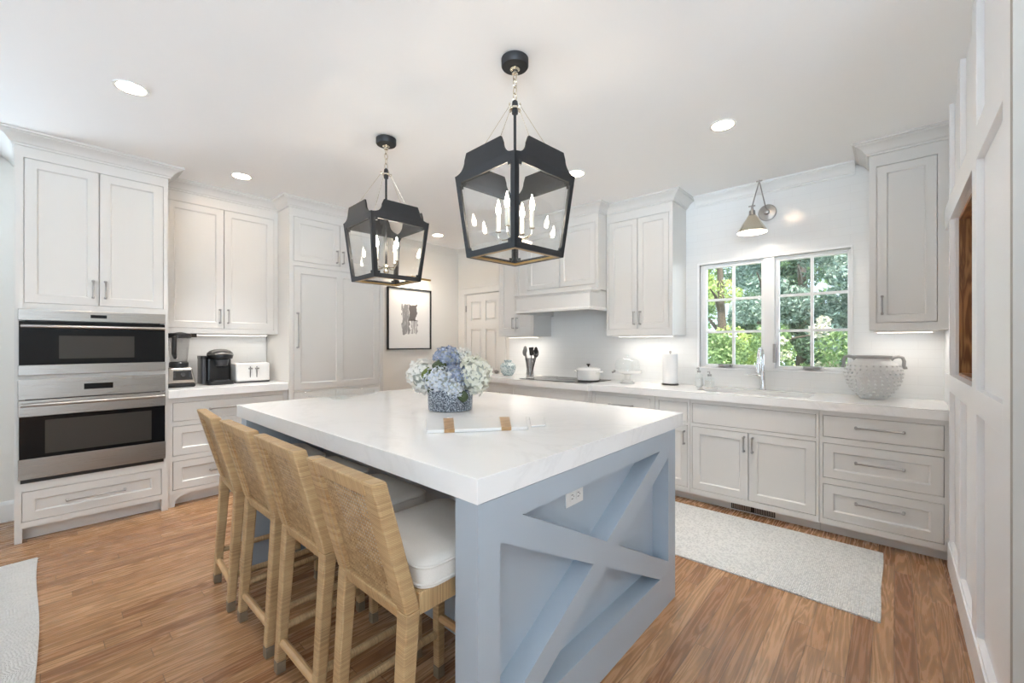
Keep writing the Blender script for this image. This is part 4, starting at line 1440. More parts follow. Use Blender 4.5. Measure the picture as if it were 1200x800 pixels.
# ------------------------------------------------------------------ wall sconce above the sink
t = thing('wall_sconce', 'nickel swing-arm sconce with cone shade above the window', 'wall lamp', (-0.814, YB - 0.001, 2.441))
b = MB()
def ring_y(b, prof, seg=32):
    rings = [[b.bm.verts.new((r * math.cos(2 * PI * k / seg), -y, r * math.sin(2 * PI * k / seg))) for k in range(seg)] for r, y in prof]
    for p, q in zip(rings, rings[1:]):
        for k in range(seg):
            b.face([p[k], p[(k + 1) % seg], q[(k + 1) % seg], q[k]])
    b.face(rings[0]); b.face(rings[-1])
ring_y(b, [(0.07, 0.0), (0.07, 0.008), (0.064, 0.016), (0.05, 0.018), (0.022, 0.02), (0.02, 0.05), (0.012, 0.055)])
b.build('wall_plate', 'nickel', t, True)
el = Vector((-0.02, -0.20, 0.222))
sh = Vector((-0.04, -0.35, 0.0))
b = MB()
b.tube([(0.0, -0.045, 0.0), (0, -0.05, 0.02), el], 0.0045, 10)
b.tube([el, sh + Vector((0, 0, -0.02))], 0.0045, 10)
b.ball(el, 0.01)
b.tube([el + Vector((-0.022, 0, 0)), el + Vector((0.022, 0, 0))], 0.006, 10)
b.tube([sh + Vector((-0.025, 0, -0.018)), sh + Vector((0.022, 0, -0.018))], 0.006, 10)
b.build('arm', 'nickel', t, True)
b = MB()
zt_ = -0.02
b.lathe([(0.008, zt_), (0.01, zt_ - 0.03), (0.022, zt_ - 0.036), (0.024, zt_ - 0.07), (0.03, zt_ - 0.076)], 24, sh, cap1=False)
b.build('socket', 'nickel', t, True)
b = MB()
b.lathe([(0.03, zt_ - 0.076), (0.107, zt_ - 0.2), (0.109, zt_ - 0.212)], 36, sh, cap0=False, cap1=False)
shd = b.build('shade', 'polnick', t, True)
b = MB()
b.lathe([(0.028, zt_ - 0.078), (0.105, zt_ - 0.201), (0.107, zt_ - 0.211)], 36, sh, cap0=True, cap1=False)
b.build('shade_lining', 'shadein', shd, True)
ld = bpy.data.lights.new('sconce_bulb', 'POINT'); ld.energy = 2.5; ld.color = (1, 0.93, 0.84); ld.shadow_soft_size = 0.03
lo = bpy.data.objects.new('sconce_bulb', ld); COL.objects.link(lo); lo.parent = t; lo.location = sh + Vector((0, 0, zt_ - 0.17))

# ------------------------------------------------------------------ framed print and picture light
t = thing('framed_print', 'black framed abstract grey print on the wall beyond the refrigerator', 'picture', (XL + 0.001, 3.335, 1.645), 90)
pw, ph, fw_ = 0.345, 0.41, 0.016
b = MB()
b.box(-pw, -pw + fw_, -0.03, 0, -ph, ph)
b.box(pw - fw_, pw, -0.03, 0, -ph, ph)
b.box(-pw + fw_, pw - fw_, -0.03, 0, ph - fw_, ph)
b.box(-pw + fw_, pw - fw_, -0.03, 0, -ph, -ph + fw_)
b.build('frame', 'black', t)
MB().box(-pw + fw_, pw - fw_, -0.012, -0.002, -ph + fw_, ph - fw_).build('print', 'art', t)
t = thing('picture_light', 'brass picture light mounted over the framed print', 'picture light', (XL + 0.001, 3.335, 2.20), 90)
b = MB()
b.tube([(-0.24, -0.145, -0.02), (0.24, -0.145, -0.02)], 0.013, 12)
b.build('lamp_bar', 'brass', t, True)
b = MB()
b.box(-0.05, 0.05, -0.012, -0.0, -0.025, 0.025)
b.tube([(0, -0.01, 0), (0, -0.06, 0.02), (0, -0.12, 0.01), (0, -0.145, -0.01)], 0.006, 10)
b.build('arm', 'brass', t, True)
ld = bpy.data.lights.new('picture_lamp', 'AREA'); ld.shape = 'RECTANGLE'; ld.size = 0.45; ld.size_y = 0.02; ld.energy = 1.5; ld.color = (1, 0.85, 0.66)
lo = bpy.data.objects.new('picture_lamp', ld); COL.objects.link(lo); lo.parent = t; lo.location = (0, -0.145, -0.036); lo.rotation_euler = (R(25), 0, 0)

# ------------------------------------------------------------------ rugs
def rug(name, label, x0, x1, y0, y1, mat, th=0.009, wave=0.004, seed=1):
    rnd = random.Random(seed)
    nx, ny = int((x1 - x0) / 0.06), int((y1 - y0) / 0.06)
    b = MB()
    cx, cy_ = (x0 + x1) / 2, (y0 + y1) / 2
    ph = [rnd.uniform(0, 6.28) for _ in range(4)]
    def pt(i, j, z):
        u, v = i / nx, j / ny
        x = x0 + (x1 - x0) * u
        y = y0 + (y1 - y0) * v
        if i in (0, nx):
            x += wave * math.sin(v * 9 + ph[0])
        if j in (0, ny):
            y += wave * math.sin(u * 11 + ph[1])
        return (x - cx, y - cy_, z)
    g = [[b.bm.verts.new(pt(i, j, th + 0.001 * math.sin(i * 0.9 + ph[2]) * math.sin(j * 0.8 + ph[3]))) for j in range(ny + 1)] for i in range(nx + 1)]
    h = [[b.bm.verts.new(pt(i, j, 0.0005)) if i in (0, nx) or j in (0, ny) else None for j in range(ny + 1)] for i in range(nx + 1)]
    for i in range(nx):
        for j in range(ny):
            b.face([g[i][j], g[i + 1][j], g[i + 1][j + 1], g[i][j + 1]])
    for i in range(nx):
        b.face([h[i][0], h[i + 1][0], g[i + 1][0], g[i][0]])
        b.face([h[i + 1][ny], h[i][ny], g[i][ny], g[i + 1][ny]])
    for j in range(ny):
        b.face([h[0][j + 1], h[0][j], g[0][j], g[0][j + 1]])
        b.face([h[nx][j], h[nx][j + 1], g[nx][j + 1], g[nx][j]])
    t = thing(name, label, 'rug', (cx, cy_, 0))
    b.build('pile', mat, t, True, angle=50)
    return t
rug('runner_rug', 'ivory woven runner rug on the floor before the sink cabinets', -2.35, -0.05, 2.635, 3.515, 'rug_a', 0.008, 0.003)
t = rug('area_rug', 'pale fringed area rug on the wood floor before the ovens', -3.87, -1.55, -1.7, -0.01, 'rug_b', 0.012, 0.006, 3)
b = MB()
rnd = random.Random(5)
for i in range(170):
    y = -0.845 + 1.69 * i / 169
    dx, dy = rnd.uniform(0.018, 0.04), rnd.uniform(-0.012, 0.012)
    x0 = -1.155
    b.tube([(x0, y, 0.007), (x0 - dx * 0.6, y + dy * 0.4, 0.004), (x0 - dx, y + dy, 0.0022)], [0.003, 0.0025, 0.0015], 4)
f = b.build('fringe', 'fringe', t)
f['kind'] = 'stuff'

# ------------------------------------------------------------------ things on the coffee counter (fronts face the room: rz 90)
ZL = 0.9405
# blender
t = thing('countertop_blender', 'blender with clear jug and steel base at counter left end', 'blender', (-4.60, 0.80, ZL), 90)
b = MB()
b.prism([(-0.1, -0.11), (0.1, -0.11), (0.1, 0.1), (-0.1, 0.1)], 'z', 0.0, 0.035)
b.build('foot', 'black', t, bevel=0.012)
b = MB()
b.hexa([(-0.1, -0.11, 0.035), (0.1, -0.11, 0.035), (0.1, 0.1, 0.035), (-0.1, 0.1, 0.035), (-0.082, -0.075, 0.165), (0.082, -0.075, 0.165), (0.082, 0.085, 0.165), (-0.082, 0.085, 0.165)])
bs = b.build('motor_base', 'steel', t, bevel=0.012)
b = MB()
b.hexa([(-0.056, -0.1075, 0.062), (0.08, -0.1075, 0.062), (0.08, -0.095, 0.062), (-0.056, -0.095, 0.062), (-0.05, -0.0855, 0.142), (0.07, -0.0855, 0.142), (0.07, -0.07, 0.142), (-0.05, -0.07, 0.142)])
cp = b.build('control_panel', 'black', t, bevel=0.003)
b = MB()
for q, (x, z, r) in enumerate(((0.008, 0.105, 0.02),)):
    b.tube([(x + 0.004, -0.092, z), (x + 0.004, -0.112, z + 0.004)], r * 0.75, 18)
b.build('dial', 'dkgrey', cp, True)
for x in (-0.045, 0.06):
    MB().box(x - 0.008, x + 0.008, -0.106, -0.095, 0.085, 0.125).build('switch', 'dkgrey', cp)
b = MB()
b.lathe([(0.05, 0.165), (0.068, 0.17), (0.068, 0.205), (0.06, 0.215)], 28)
b.build('jug_collar', 'black', t, True)
b = MB()
b.lathe([(0.058, 0.215), (0.062, 0.24), (0.078, 0.40), (0.082, 0.425)], 28, cap1=False)
b.build('jug', 'jarplastic', t, True)
b = MB()
b.lathe([(0.085, 0.42), (0.088, 0.43), (0.088, 0.455), (0.06, 0.47), (0.035, 0.472), (0.035, 0.49), (0.01, 0.492)], 28)
b.box(0.06, 0.125, -0.02, 0.02, 0.428, 0.462)
b.build('lid', 'black', t, True, bevel=0.002)
b = MB()
b.tube([(-0.03, -0.078, 0.43), (-0.05, -0.115, 0.42), (-0.052, -0.12, 0.36), (-0.05, -0.108, 0.285), (-0.035, -0.062, 0.25)], [0.014, 0.018, 0.018, 0.017, 0.012], 10)
b.build('jug_handle', 'black', t, True)

# coffee maker
t = thing('coffee_maker', 'black single-cup coffee machine between blender and toaster', 'coffee maker', (-4.64, 1.10, ZL), 90)
b = MB()
b.prism(rrect(-0.105, 0.105, -0.12, 0.12, 0.05), 'z', 0.0, 0.03)
b.build('base', 'black', t, True)
b = MB()
b.prism(rrect(-0.105, 0.105, -0.01, 0.12, 0.04), 'z', 0.03, 0.245)
b.build('column', 'black', t, True)
b = MB()
b.prism(rrect(-0.075, 0.075, -0.115, -0.02, 0.045), 'z', 0.03, 0.042)
b.build('drip_tray', 'dkgrey', t, True)
b = MB()
b.lathe([(0.072, 0.225), (0.102, 0.235), (0.108, 0.26), (0.105, 0.285), (0.085, 0.305), (0.05, 0.318), (0.012, 0.322)], 32, (0.012, 0.0, 0), sx=0.95, sy=1.12)
b.build('brew_head', 'black', t, True, angle=50)
b = MB()
b.lathe([(0.03, 0.165), (0.045, 0.17), (0.055, 0.225)], 24, (0.012, -0.055, 0))
b.build('pod_holder', 'dkgrey', t, True)
b = MB()
pts = []
for k in range(13):
    a = R(200 + 140 * k / 12)
    pts.append((0.012 + 0.098 * math.cos(a), 0.12 * math.sin(a), 0.268 + 0.012 * math.sin(PI * k / 12)))
b.tube(pts, 0.0085, 8)
b.build('handle', 'nickel', t, True)
b = MB()
b.prism(rrect(-0.142, -0.103, -0.06, 0.10, 0.018), 'z', 0.012, 0.235)
tk = b.build('water_tank', 'dkgrey', t, True)
b = MB()
b.prism(rrect(-0.144, -0.10, -0.062, 0.102, 0.018), 'z', 0.235, 0.262)
b.build('tank_lid', 'black', tk, True)

# toaster
t = thing('toaster', 'white toaster with twin levers beside the coffee machine', 'toaster', (-4.66, 1.365, ZL), 90)
b = MB()
b.prism(rrect(-0.125, 0.125, -0.01, 0.19, 0.0), 'x', -0.14, 0.14) if False else b.box(-0.145, 0.145, -0.10, 0.10, 0.012, 0.19)
b.build('body', 'white_plastic', t, bevel=0.018, bseg=4)
b = MB()
b.box(-0.14, 0.14, -0.095, 0.095, 0.0, 0.014)
b.build('foot', 'dkgrey', t)
for y in (-0.045, 0.04):
    MB().box(-0.11, 0.11, y - 0.014, y + 0.014, 0.1895, 0.1912).build('slot', 'dkgrey', t)
for x in (-0.028, 0.028):
    b = MB()
    b.box(x - 0.003, x + 0.003, -0.1025, -0.1, 0.05, 0.155)
    g = b.build('lever_slot', 'dkgrey', t)
    MB().box(x - 0.017, x + 0.017, -0.122, -0.1022, 0.128, 0.142).build('lever', 'nickel', g, bevel=0.003)

# ------------------------------------------------------------------ things on the window-side counter
ZW = ZT + 0.0005
# cooktop
t = thing('cooktop', 'black glass induction cooktop under the hood', 'cooktop', (-2.70, 3.855, ZW))
MB().box(-0.44, 0.44, -0.245, 0.245, 0, 0.006).build('glass_top', 'blkglass', t, bevel=0.002)
for x, y, r in ((-0.27, -0.06, 0.1), (-0.27, 0.13, 0.075), (0.0, 0.05, 0.12), (0.27, -0.06, 0.08), (0.27, 0.13, 0.1)):
    MB().tube([(x + r * math.cos(2 * PI * k / 40), y + r * math.sin(2 * PI * k / 40), 0.0062) for k in range(40)], 0.0008, 4, closed=True).build('burner_ring', 'dkgrey', t)
# dutch oven
t = thing('dutch_oven', 'white enamel pot with black lid knob on the cooktop', 'pot', (-2.40, 3.87, ZW + 0.0065))
b = MB()
b.lathe([(0.10, 0.0), (0.116, 0.01), (0.122, 0.05), (0.124, 0.105), (0.128, 0.112), (0.118, 0.112), (0.112, 0.02)], 40, cap1=False)
b.build('pot_body', 'white_enamel', t, True)
for s in (-1, 1):
    b = MB()
    b.tube([(s * 0.12, -0.045, 0.092), (s * 0.15, -0.035, 0.096), (s * 0.16, 0, 0.097), (s * 0.15, 0.035, 0.096), (s * 0.12, 0.045, 0.092)], 0.008, 10)
    b.build('handle', 'white_enamel', t, True)
b = MB()
b.lathe([(0.128, 0.113), (0.127, 0.122), (0.11, 0.133), (0.06, 0.142), (0.012, 0.144)], 40)
ldp = b.build('lid', 'white_enamel', t, True)
MB().lathe([(0.007, 0.143), (0.007, 0.155), (0.02, 0.166), (0.021, 0.172), (0.012, 0.176)], 20).build('knob', 'black', ldp, True)
# utensil vase with utensils
t = thing('utensil_vase', 'clear flared vase holding cooking utensils, left end of the cooktop', 'vase', (-3.085, 3.735, ZW + 0.0065))
UV = Vector((-3.085, 3.735, ZW + 0.0065))
b = MB()
b.lathe([(0.045, 0.0), (0.05, 0.004), (0.045, 0.06), (0.042, 0.10), (0.05, 0.17), (0.062, 0.225), (0.058, 0.225), (0.046, 0.17), (0.038, 0.10), (0.04, 0.01)], 28, cap1=True)
b.build('vessel', 'jarplastic', t, True)
def utensil(name, label, dx, dy, top, mat, kind):
    base = UV + Vector((dx * 0.15, dy * 0.15, 0.02))
    o = thing(name, label, 'kitchen utensil', base, 0, 'utensils in the flared vase')
    d = Vector((dx * 0.95, dy * 0.95, top))
    b = MB()
    b.tube([(0, 0, 0), d], 0.005, 8)
    b.build('handle', mat, o, True)
    b = MB()
    n = d.normalized()
    if kind == 'spoon':
        b.ball(d + n * 0.03, 0.034, 14, 10, (0.8, 0.35, 1.25))
    elif kind == 'spatula':
        b.hexa([d + Vector(p) for p in ((-0.022, -0.003, 0), (0.022, -0.003, 0), (0.022, 0.003, 0), (-0.022, 0.003, 0), (-0.036, -0.003, 0.09), (0.03, -0.003, 0.095), (0.03, 0.003, 0.095), (-0.036, 0.003, 0.09))])
    else:
        for k in range(8):
            a = PI * k / 8
            pts = [d + Vector((0.03 * math.sin(s_) * math.cos(a), 0.03 * math.sin(s_) * math.sin(a), 0.05 - 0.05 * math.cos(s_))) for s_ in [2 * PI * q / 20 for q in range(20)]]
            b.tube(pts, 0.0022, 4, closed=True)
    b.build('head', mat, o, True)
utensil('slotted_spoon', 'pale grey spoon leaning left out of the flared vase', -0.07, 0.0, 0.24, 'wutensil', 'spoon')
utensil('mixing_spoon', 'smaller grey spoon next to the pale spoon in the vase', -0.035, -0.03, 0.27, 'wutensil', 'spoon')
utensil('spatula', 'black spatula standing upright in the flared vase', 0.025, -0.01, 0.235, 'black', 'spatula')
utensil('black_spoon', 'black spoon behind the spatula in the flared vase', 0.055, 0.02, 0.26, 'black', 'spoon')
utensil('whisk', 'small whisk leaning right out of the flared vase', 0.085, -0.01, 0.215, 'dkgrey', 'whisk')
# ginger jar
t = thing('ginger_jar', 'squat blue-green patterned jar at the far end of counter', 'jar', (-3.58, 3.90, ZW))
b = MB()
b.lathe([(0.05, 0), (0.058, 0.004), (0.085, 0.04), (0.098, 0.09), (0.095, 0.125), (0.07, 0.152), (0.046, 0.16), (0.043, 0.165), (0.046, 0.182), (0.04, 0.182), (0.036, 0.165)], 32)
b.build('vessel', 'ginger', t, True)
MB().lathe([(0.05, 0.183), (0.05, 0.19), (0.01, 0.194)], 28).build('lid', 'ginger', t, True)
# cake stand with dome
t = thing('cake_stand', 'white pedestal cake stand under a clear glass dome', 'cake stand', (-1.985, 3.93, ZW))
b = MB()
b.lathe([(0.068, 0), (0.07, 0.006), (0.05, 0.014), (0.03, 0.03), (0.026, 0.06), (0.032, 0.088), (0.09, 0.1), (0.135, 0.103), (0.14, 0.112), (0.138, 0.128), (0.132, 0.128), (0.13, 0.112), (0.01, 0.111)], 40)
b.build('pedestal', 'white_enamel', t, True)
b = MB()
b.tube([(-0.12, -0.05, 0.112), (-0.07, -0.128, 0.124), (-0.10, -0.118, 0.11)], 0.012, 8)
b.build('ribbon', 'greypot', t, True)
b = MB()
b.lathe([(0.122, 0.1125), (0.122, 0.19), (0.112, 0.225), (0.08, 0.248), (0.03, 0.256), (0.006, 0.257)], 40, cap0=False)
dm = b.build('dome', 'glass_s', t, True)
MB().lathe([(0.006, 0.256), (0.006, 0.266), (0.016, 0.275), (0.014, 0.288), (0.004, 0.29)], 18).build('dome_knob', 'glass_s', dm, True)
# paper towel
t = thing('paper_towel_holder', 'white paper towel roll upright on a dark base by the window', 'paper towel holder', (-1.60, 4.05, ZW))
MB().lathe([(0.075, 0), (0.078, 0.004), (0.074, 0.012), (0.01, 0.013)], 32).build('base', 'vent', t, True)
MB().tube([(0, 0, 0.012), (0, 0, 0.31)], 0.006).ball((0, 0, 0.315), 0.012).build('rod', 'nickel', t, True)
MB().lathe([(0.022, 0.016), (0.067, 0.016), (0.068, 0.02), (0.068, 0.292), (0.067, 0.295), (0.022, 0.295)], 40, cap0=False, cap1=False).build('paper_roll', 'paper', t, True)
# soap bottles
def soap(name, label, loc, r, h, pump):
    t = thing(name, label, 'soap bottle', loc, 0, 'soap bottles by the sink')
    MB().lathe([(r * 0.95, 0), (r, 0.004), (r, h * 0.8), (r * 0.9, h * 0.88), (r * 0.4, h * 0.95), (r * 0.4, h)], 24).build('bottle', 'glass_s', t, True)
    MB().lathe([(r * 0.9, 0.004), (r * 0.93, h * 0.62), (r * 0.1, h * 0.62)], 24).build('soap', 'white_enamel', t, True)
    MB().lathe([(r * 0.46, h), (r * 0.46, h + 0.018), (0.005, h + 0.02), (0.005, h + 0.04)], 16).tube([(0, 0, h + 0.04), (0, -0.01, h + 0.045), (0, -0.045, h + 0.04)], 0.005, 8).build('pump', pump, t, True)
soap('soap_dispenser', 'clear soap bottle with pump, left one beside the window corner', (-1.335, 4.05, ZW), 0.034, 0.13, 'nickel')
soap('soap_dispenser', 'wider clear soap bottle, right one, closer to faucet', (-1.245, 4.06, ZW), 0.04, 0.10, 'nickel')
# disposal switch button
t = MB().lathe([(0.03, 0), (0.03, 0.005), (0.018, 0.007), (0.018, 0.011), (0.004, 0.011)], 20).build('sink_button', 'nickel', smooth=True)
t.location = (-1.235, 3.80, ZW)
tag(t, 'small flat metal button on counter left of the sink', 'button')
# faucet
t = thing('faucet', 'tall chrome pull-down faucet with side lever before the window', 'faucet', (-0.835, 4.125, ZW))
b = MB()
b.lathe([(0.028, 0), (0.028, 0.008), (0.021, 0.014), (0.019, 0.05), (0.019, 0.15), (0.015, 0.16)], 20)
b.build('base', 'chrome', t, True)
b = MB()
pts = [(0, 0, 0.14), (0, 0, 0.24)]
for k in range(13):
    a = PI * k / 12
    pts.append((0, -0.075 + 0.075 * math.cos(a), 0.27 + 0.085 * math.sin(a)))
pts.append((0, -0.15, 0.235))
b.tube(pts, 0.012, 12)
b.build('spout', 'chrome', t, True)
MB().tube([(0, -0.15, 0.24), (0, -0.15, 0.23), (0, -0.15, 0.17), (0, -0.15, 0.15)], [0.014, 0.017, 0.018, 0.022], 16).build('spray_head', 'chrome', t, True)
MB().tube([(-0.015, 0, 0.115), (-0.035, 0, 0.118)], 0.012, 12).tube([(-0.03, 0, 0.118), (-0.07, -0.02, 0.126), (-0.125, -0.045, 0.128)], [0.007, 0.006, 0.004], 10).build('lever', 'chrome', t, True)
# studded urn
t = thing('studded_urn', 'large grey-white studded clay urn with curled handles', 'vase', (-0.115, 4.0, ZW))
prof = [(0.088, 0), (0.093, 0.006), (0.11, 0.028), (0.146, 0.062), (0.176, 0.102), (0.196, 0.15), (0.2, 0.19), (0.194, 0.222), (0.165, 0.255), (0.124, 0.27), (0.114, 0.276), (0.116, 0.29), (0.13, 0.298), (0.13, 0.306), (0.118, 0.306), (0.1, 0.285), (0.1, 0.1), (0.02, 0.03)]
prof = [(r * 0.8, z) for r, z in prof]
b = MB()
b.lathe(prof, 48)
def rad(z):
    for (r0, z0), (r1, z1) in zip(prof[:11], prof[1:11]):
        if z0 <= z <= z1:
            return r0 + (r1 - r0) * (z - z0) / max(1e-6, z1 - z0), math.atan2(r0 - r1, z1 - z0)
    return prof[10][0], 0
for j in range(9):
    z = 0.03 + j * 0.026
    r, sl = rad(z)
    n = max(14, int(2 * PI * r / 0.036))
    for k in range(n):
        a = 2 * PI * (k + 0.5 * (j % 2)) / n
        nz = math.sin(sl)
        b.ball(((r + 0.002) * math.cos(a), (r + 0.002) * math.sin(a), z), 0.0085, 6, 4)
b.build('vessel', 'stoneware', t, True, angle=60)
for s in (-1, 1):
    b = MB()
    pts = [(s * 0.096, 0, 0.283), (s * 0.112, 0, 0.297), (s * 0.138, 0, 0.304), (s * 0.158, 0, 0.296), (s * 0.166, 0, 0.272), (s * 0.164, 0, 0.242), (s * 0.168, 0, 0.225), (s * 0.182, 0, 0.228)]
    b.tube(pts, [0.016, 0.0125, 0.011, 0.011, 0.011, 0.011, 0.012, 0.01], 10)
    b.build('handle', 'greypot', t, True)
MB().lathe([(0.093, 0.288), (0.106, 0.297), (0.106, 0.309), (0.092, 0.309), (0.09, 0.3)], 48, cap0=False, cap1=False).build('rim', 'greypot', t, True)

# ------------------------------------------------------------------ things on the island
ZI = IZ + 0.0005
# glass pedestal plate
t = thing('glass_cake_plate', 'low clear glass cake plate on the island far corner', 'cake stand', (-2.80, 1.37, ZI))
b = MB()
b.lathe([(0.07, 0), (0.072, 0.003), (0.05, 0.008), (0.022, 0.014), (0.02, 0.022), (0.06, 0.029), (0.075, 0.031)], 36, cap1=False)
b.build('foot', 'glass_s', t, True)
b = MB()
b.lathe([(0.006, 0.031), (0.24, 0.034), (0.247, 0.041), (0.242, 0.044), (0.236, 0.039), (0.006, 0.036)], 56)
b.build('plate', 'glass_s', t, True)
# marble serving boards
def board(label, corners, th, inlays=(), z=0.0):
    cx = sum(c[0] for c in corners) / 4
    cy_ = sum(c[1] for c in corners) / 4
    t = thing('serving_board', label, 'serving board', (cx, cy_, ZI + z))
    P = [Vector((c[0] - cx, c[1] - cy_, 0)) for c in corners]
    up = Vector((0, 0, th))
    MB().hexa([p for p in P] + [p + up for p in P]).build('slab', 'marble', t, bevel=0.003)
    for (u0, u1) in inlays:
        a0 = P[0].lerp(P[1], u0); a1 = P[0].lerp(P[1], u1)
        b0 = P[3].lerp(P[2], u0); b1 = P[3].lerp(P[2], u1)
        n = (P[0] - P[3]).normalized() * 0.0015
        q = [a0 + n, a1 + n, b1 - n, b0 - n]
        dz = Vector((0, 0, 0.001))
        MB().hexa([p + dz for p in q] + [p + up + Vector((0, 0, 0.0015)) for p in q]).build('wood_inlay', 'oakinlay', t)
    return t
board('white marble serving board with two tan wood inlay strips', [(-1.432, 1.063), (-1.170, 1.402), (-1.335, 1.585), (-1.655, 1.225)], 0.014, ((0.17, 0.27), (0.73, 0.83)))
board('plain thin white board behind the inlaid serving board', [(-1.195, 1.452), (-1.160, 1.515), (-1.30, 1.68), (-1.345, 1.62)], 0.008)
# flower arrangement
FV = Vector((-1.80, 1.50, ZI))
FV = Vector((-1.868, 1.553, ZI))
t = thing('flower_vase', 'round blue and white speckled vase holding hydrangeas', 'vase', FV)
b = MB()
b.lathe([(0.115, 0), (0.123, 0.004), (0.126, 0.05), (0.125, 0.112), (0.122, 0.118), (0.116, 0.116), (0.116, 0.02)], 40)
b.build('vessel', 'bluevase', t, True)
cr, sr = math.cos(R(42)), math.sin(R(42))
def flo(lat, dep, z):
    """offset in the island plane: lat to the right of, dep away from the camera's look direction"""
    return Vector((cr * lat - sr * dep, sr * lat + cr * dep, z))
def bloom(label, lat, dep, z, r, mat, n, seed, sq=0.85):
    rnd = random.Random(seed)
    c = FV + flo(lat, dep, z)
    root = FV + Vector((0, 0, 0.03))
    o = thing('hydrangea_flower', label, 'flower', root, 0, 'hydrangea heads in the speckled vase')
    cc = c - root
    vs, fs = [], []
    for i in range(n):
        k = (i + 0.5) / n
        th_ = math.acos(1 - 2 * k)
        ph_ = PI * (1 + 5 ** 0.5) * i
        d = Vector((math.sin(th_) * math.cos(ph_), math.sin(th_) * math.sin(ph_), math.cos(th_)))
        d = (d + Vector([rnd.uniform(-0.1, 0.1) for _ in range(3)])).normalized()
        rr = r * rnd.uniform(0.84, 1.05)
        p = cc + Vector((d.x * rr, d.y * rr, d.z * rr * sq))
        d = (d + Vector([rnd.uniform(-0.5, 0.5) for _ in range(3)])).normalized()
        a = d.orthogonal().normalized()
        a.rotate(Matrix.Rotation(rnd.uniform(0, 6.28), 3, d))
        bb = d.cross(a)
        s = r * rnd.uniform(0.2, 0.27)
        for q in range(4):
            a1 = a * math.cos(q * PI / 2) + bb * math.sin(q * PI / 2)
            a2 = a * math.cos(q * PI / 2 + PI / 2) + bb * math.sin(q * PI / 2 + PI / 2)
            tip = p + (a1 + a2) * s * 0.62 + d * s * rnd.uniform(0.0, 0.35)
            i0 = len(vs)
            vs += [p, p + a1 * s * 0.52 + d * s * 0.12, tip, p + a2 * s * 0.52 + d * s * 0.12]
            fs.append((i0, i0 + 1, i0 + 2, i0 + 3))
    me = bpy.data.meshes.new('petals')
    me.from_pydata([tuple(v) for v in vs], [], fs)
    me.materials.append(M[mat])
    pe = bpy.data.objects.new('petals', me)
    COL.objects.link(pe); pe.parent = o
    pe['kind'] = 'stuff'
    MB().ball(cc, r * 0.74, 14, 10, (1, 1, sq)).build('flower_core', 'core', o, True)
    mid = cc * 0.5
    MB().tube([(0, 0, 0), (mid.x * 0.6, mid.y * 0.6, mid.z), cc], 0.004, 6).build('stem', 'stem', o, True)
bloom('large white hydrangea head at the left of the vase', -0.158, 0.03, 0.185, 0.088, 'p_white', 150, 1, 1.15)
bloom('pale blue-white hydrangea head at front centre-left', -0.052, -0.07, 0.175, 0.082, 'p_pale', 150, 2)
bloom('deep blue hydrangea head on top of the bunch', -0.02, 0.035, 0.285, 0.08, 'p_blue', 150, 3)
bloom('blue hydrangea head low in the middle of the bunch', 0.045, -0.03, 0.19, 0.075, 'p_blue', 140, 4)
bloom('biggest cream-white hydrangea head at the right of the vase', 0.135, -0.01, 0.195, 0.098, 'p_cream', 180, 5, 1.15)
bloom('small white hydrangea head at the top right, behind the blue one', 0.055, 0.06, 0.295, 0.062, 'p_white', 110, 6)
bloom('pale blue hydrangea head low over the vase rim', 0.03, -0.10, 0.128, 0.06, 'p_pale', 110, 7)
def leaf(label, lat, dep, z, s, mat, tilt, yaw):
    c = FV + flo(lat, dep, z)
    root = FV + Vector((0, 0, 0.05))
    o = thing('hydrangea_leaf', label, 'leaf', root, 0, 'leaves among the hydrangeas')
    cc = c - root
    b = MB()
    rows = []
    rot = Matrix.Rotation(R(yaw), 3, 'Z') @ Matrix.Rotation(R(tilt), 3, 'X')
    for i in range(7):
        u = i / 6
        w = s * 0.42 * math.sin(PI * min(1, u * 1.02)) ** 0.7 + 0.001
        rows.append([b.bm.verts.new(cc + rot @ Vector((x * w, (u - 0.5) * s, -0.12 * s * abs(x) - 0.25 * s * (u - 0.5) ** 2))) for x in (-1, -0.5, 0, 0.5, 1)])
    for p, q in zip(rows, rows[1:]):
        for k in range(4):
            b.face([p[k], p[k + 1], q[k + 1], q[k]])
    bl = b.build('blade', mat, o, True)
    md = bl.modifiers.new('thick', 'SOLIDIFY'); md.thickness = 0.0015
    MB().tube([(0, 0, 0), cc * 0.6, cc], 0.003, 6).build('stem', 'stem', o, True)
leaf('bright green leaf between the left white and front pale heads', -0.115, -0.075, 0.205, 0.085, 'leafg', 70, 42)
leaf('dark green leaf under the top blue hydrangea', -0.06, -0.045, 0.255, 0.10, 'leafd', 55, 30)
leaf('dark brown-green leaf hanging over the vase rim at right', 0.085, -0.125, 0.085, 0.07, 'leafd', 100, 42)
leaf('small dark leaf at the left rim of the vase', -0.10, -0.07, 0.115, 0.05, 'leafd', 95, 30)
leaf('small green leaf at the upper right edge of the bunch', 0.115, 0.02, 0.285, 0.07, 'leafg', 30, -40)

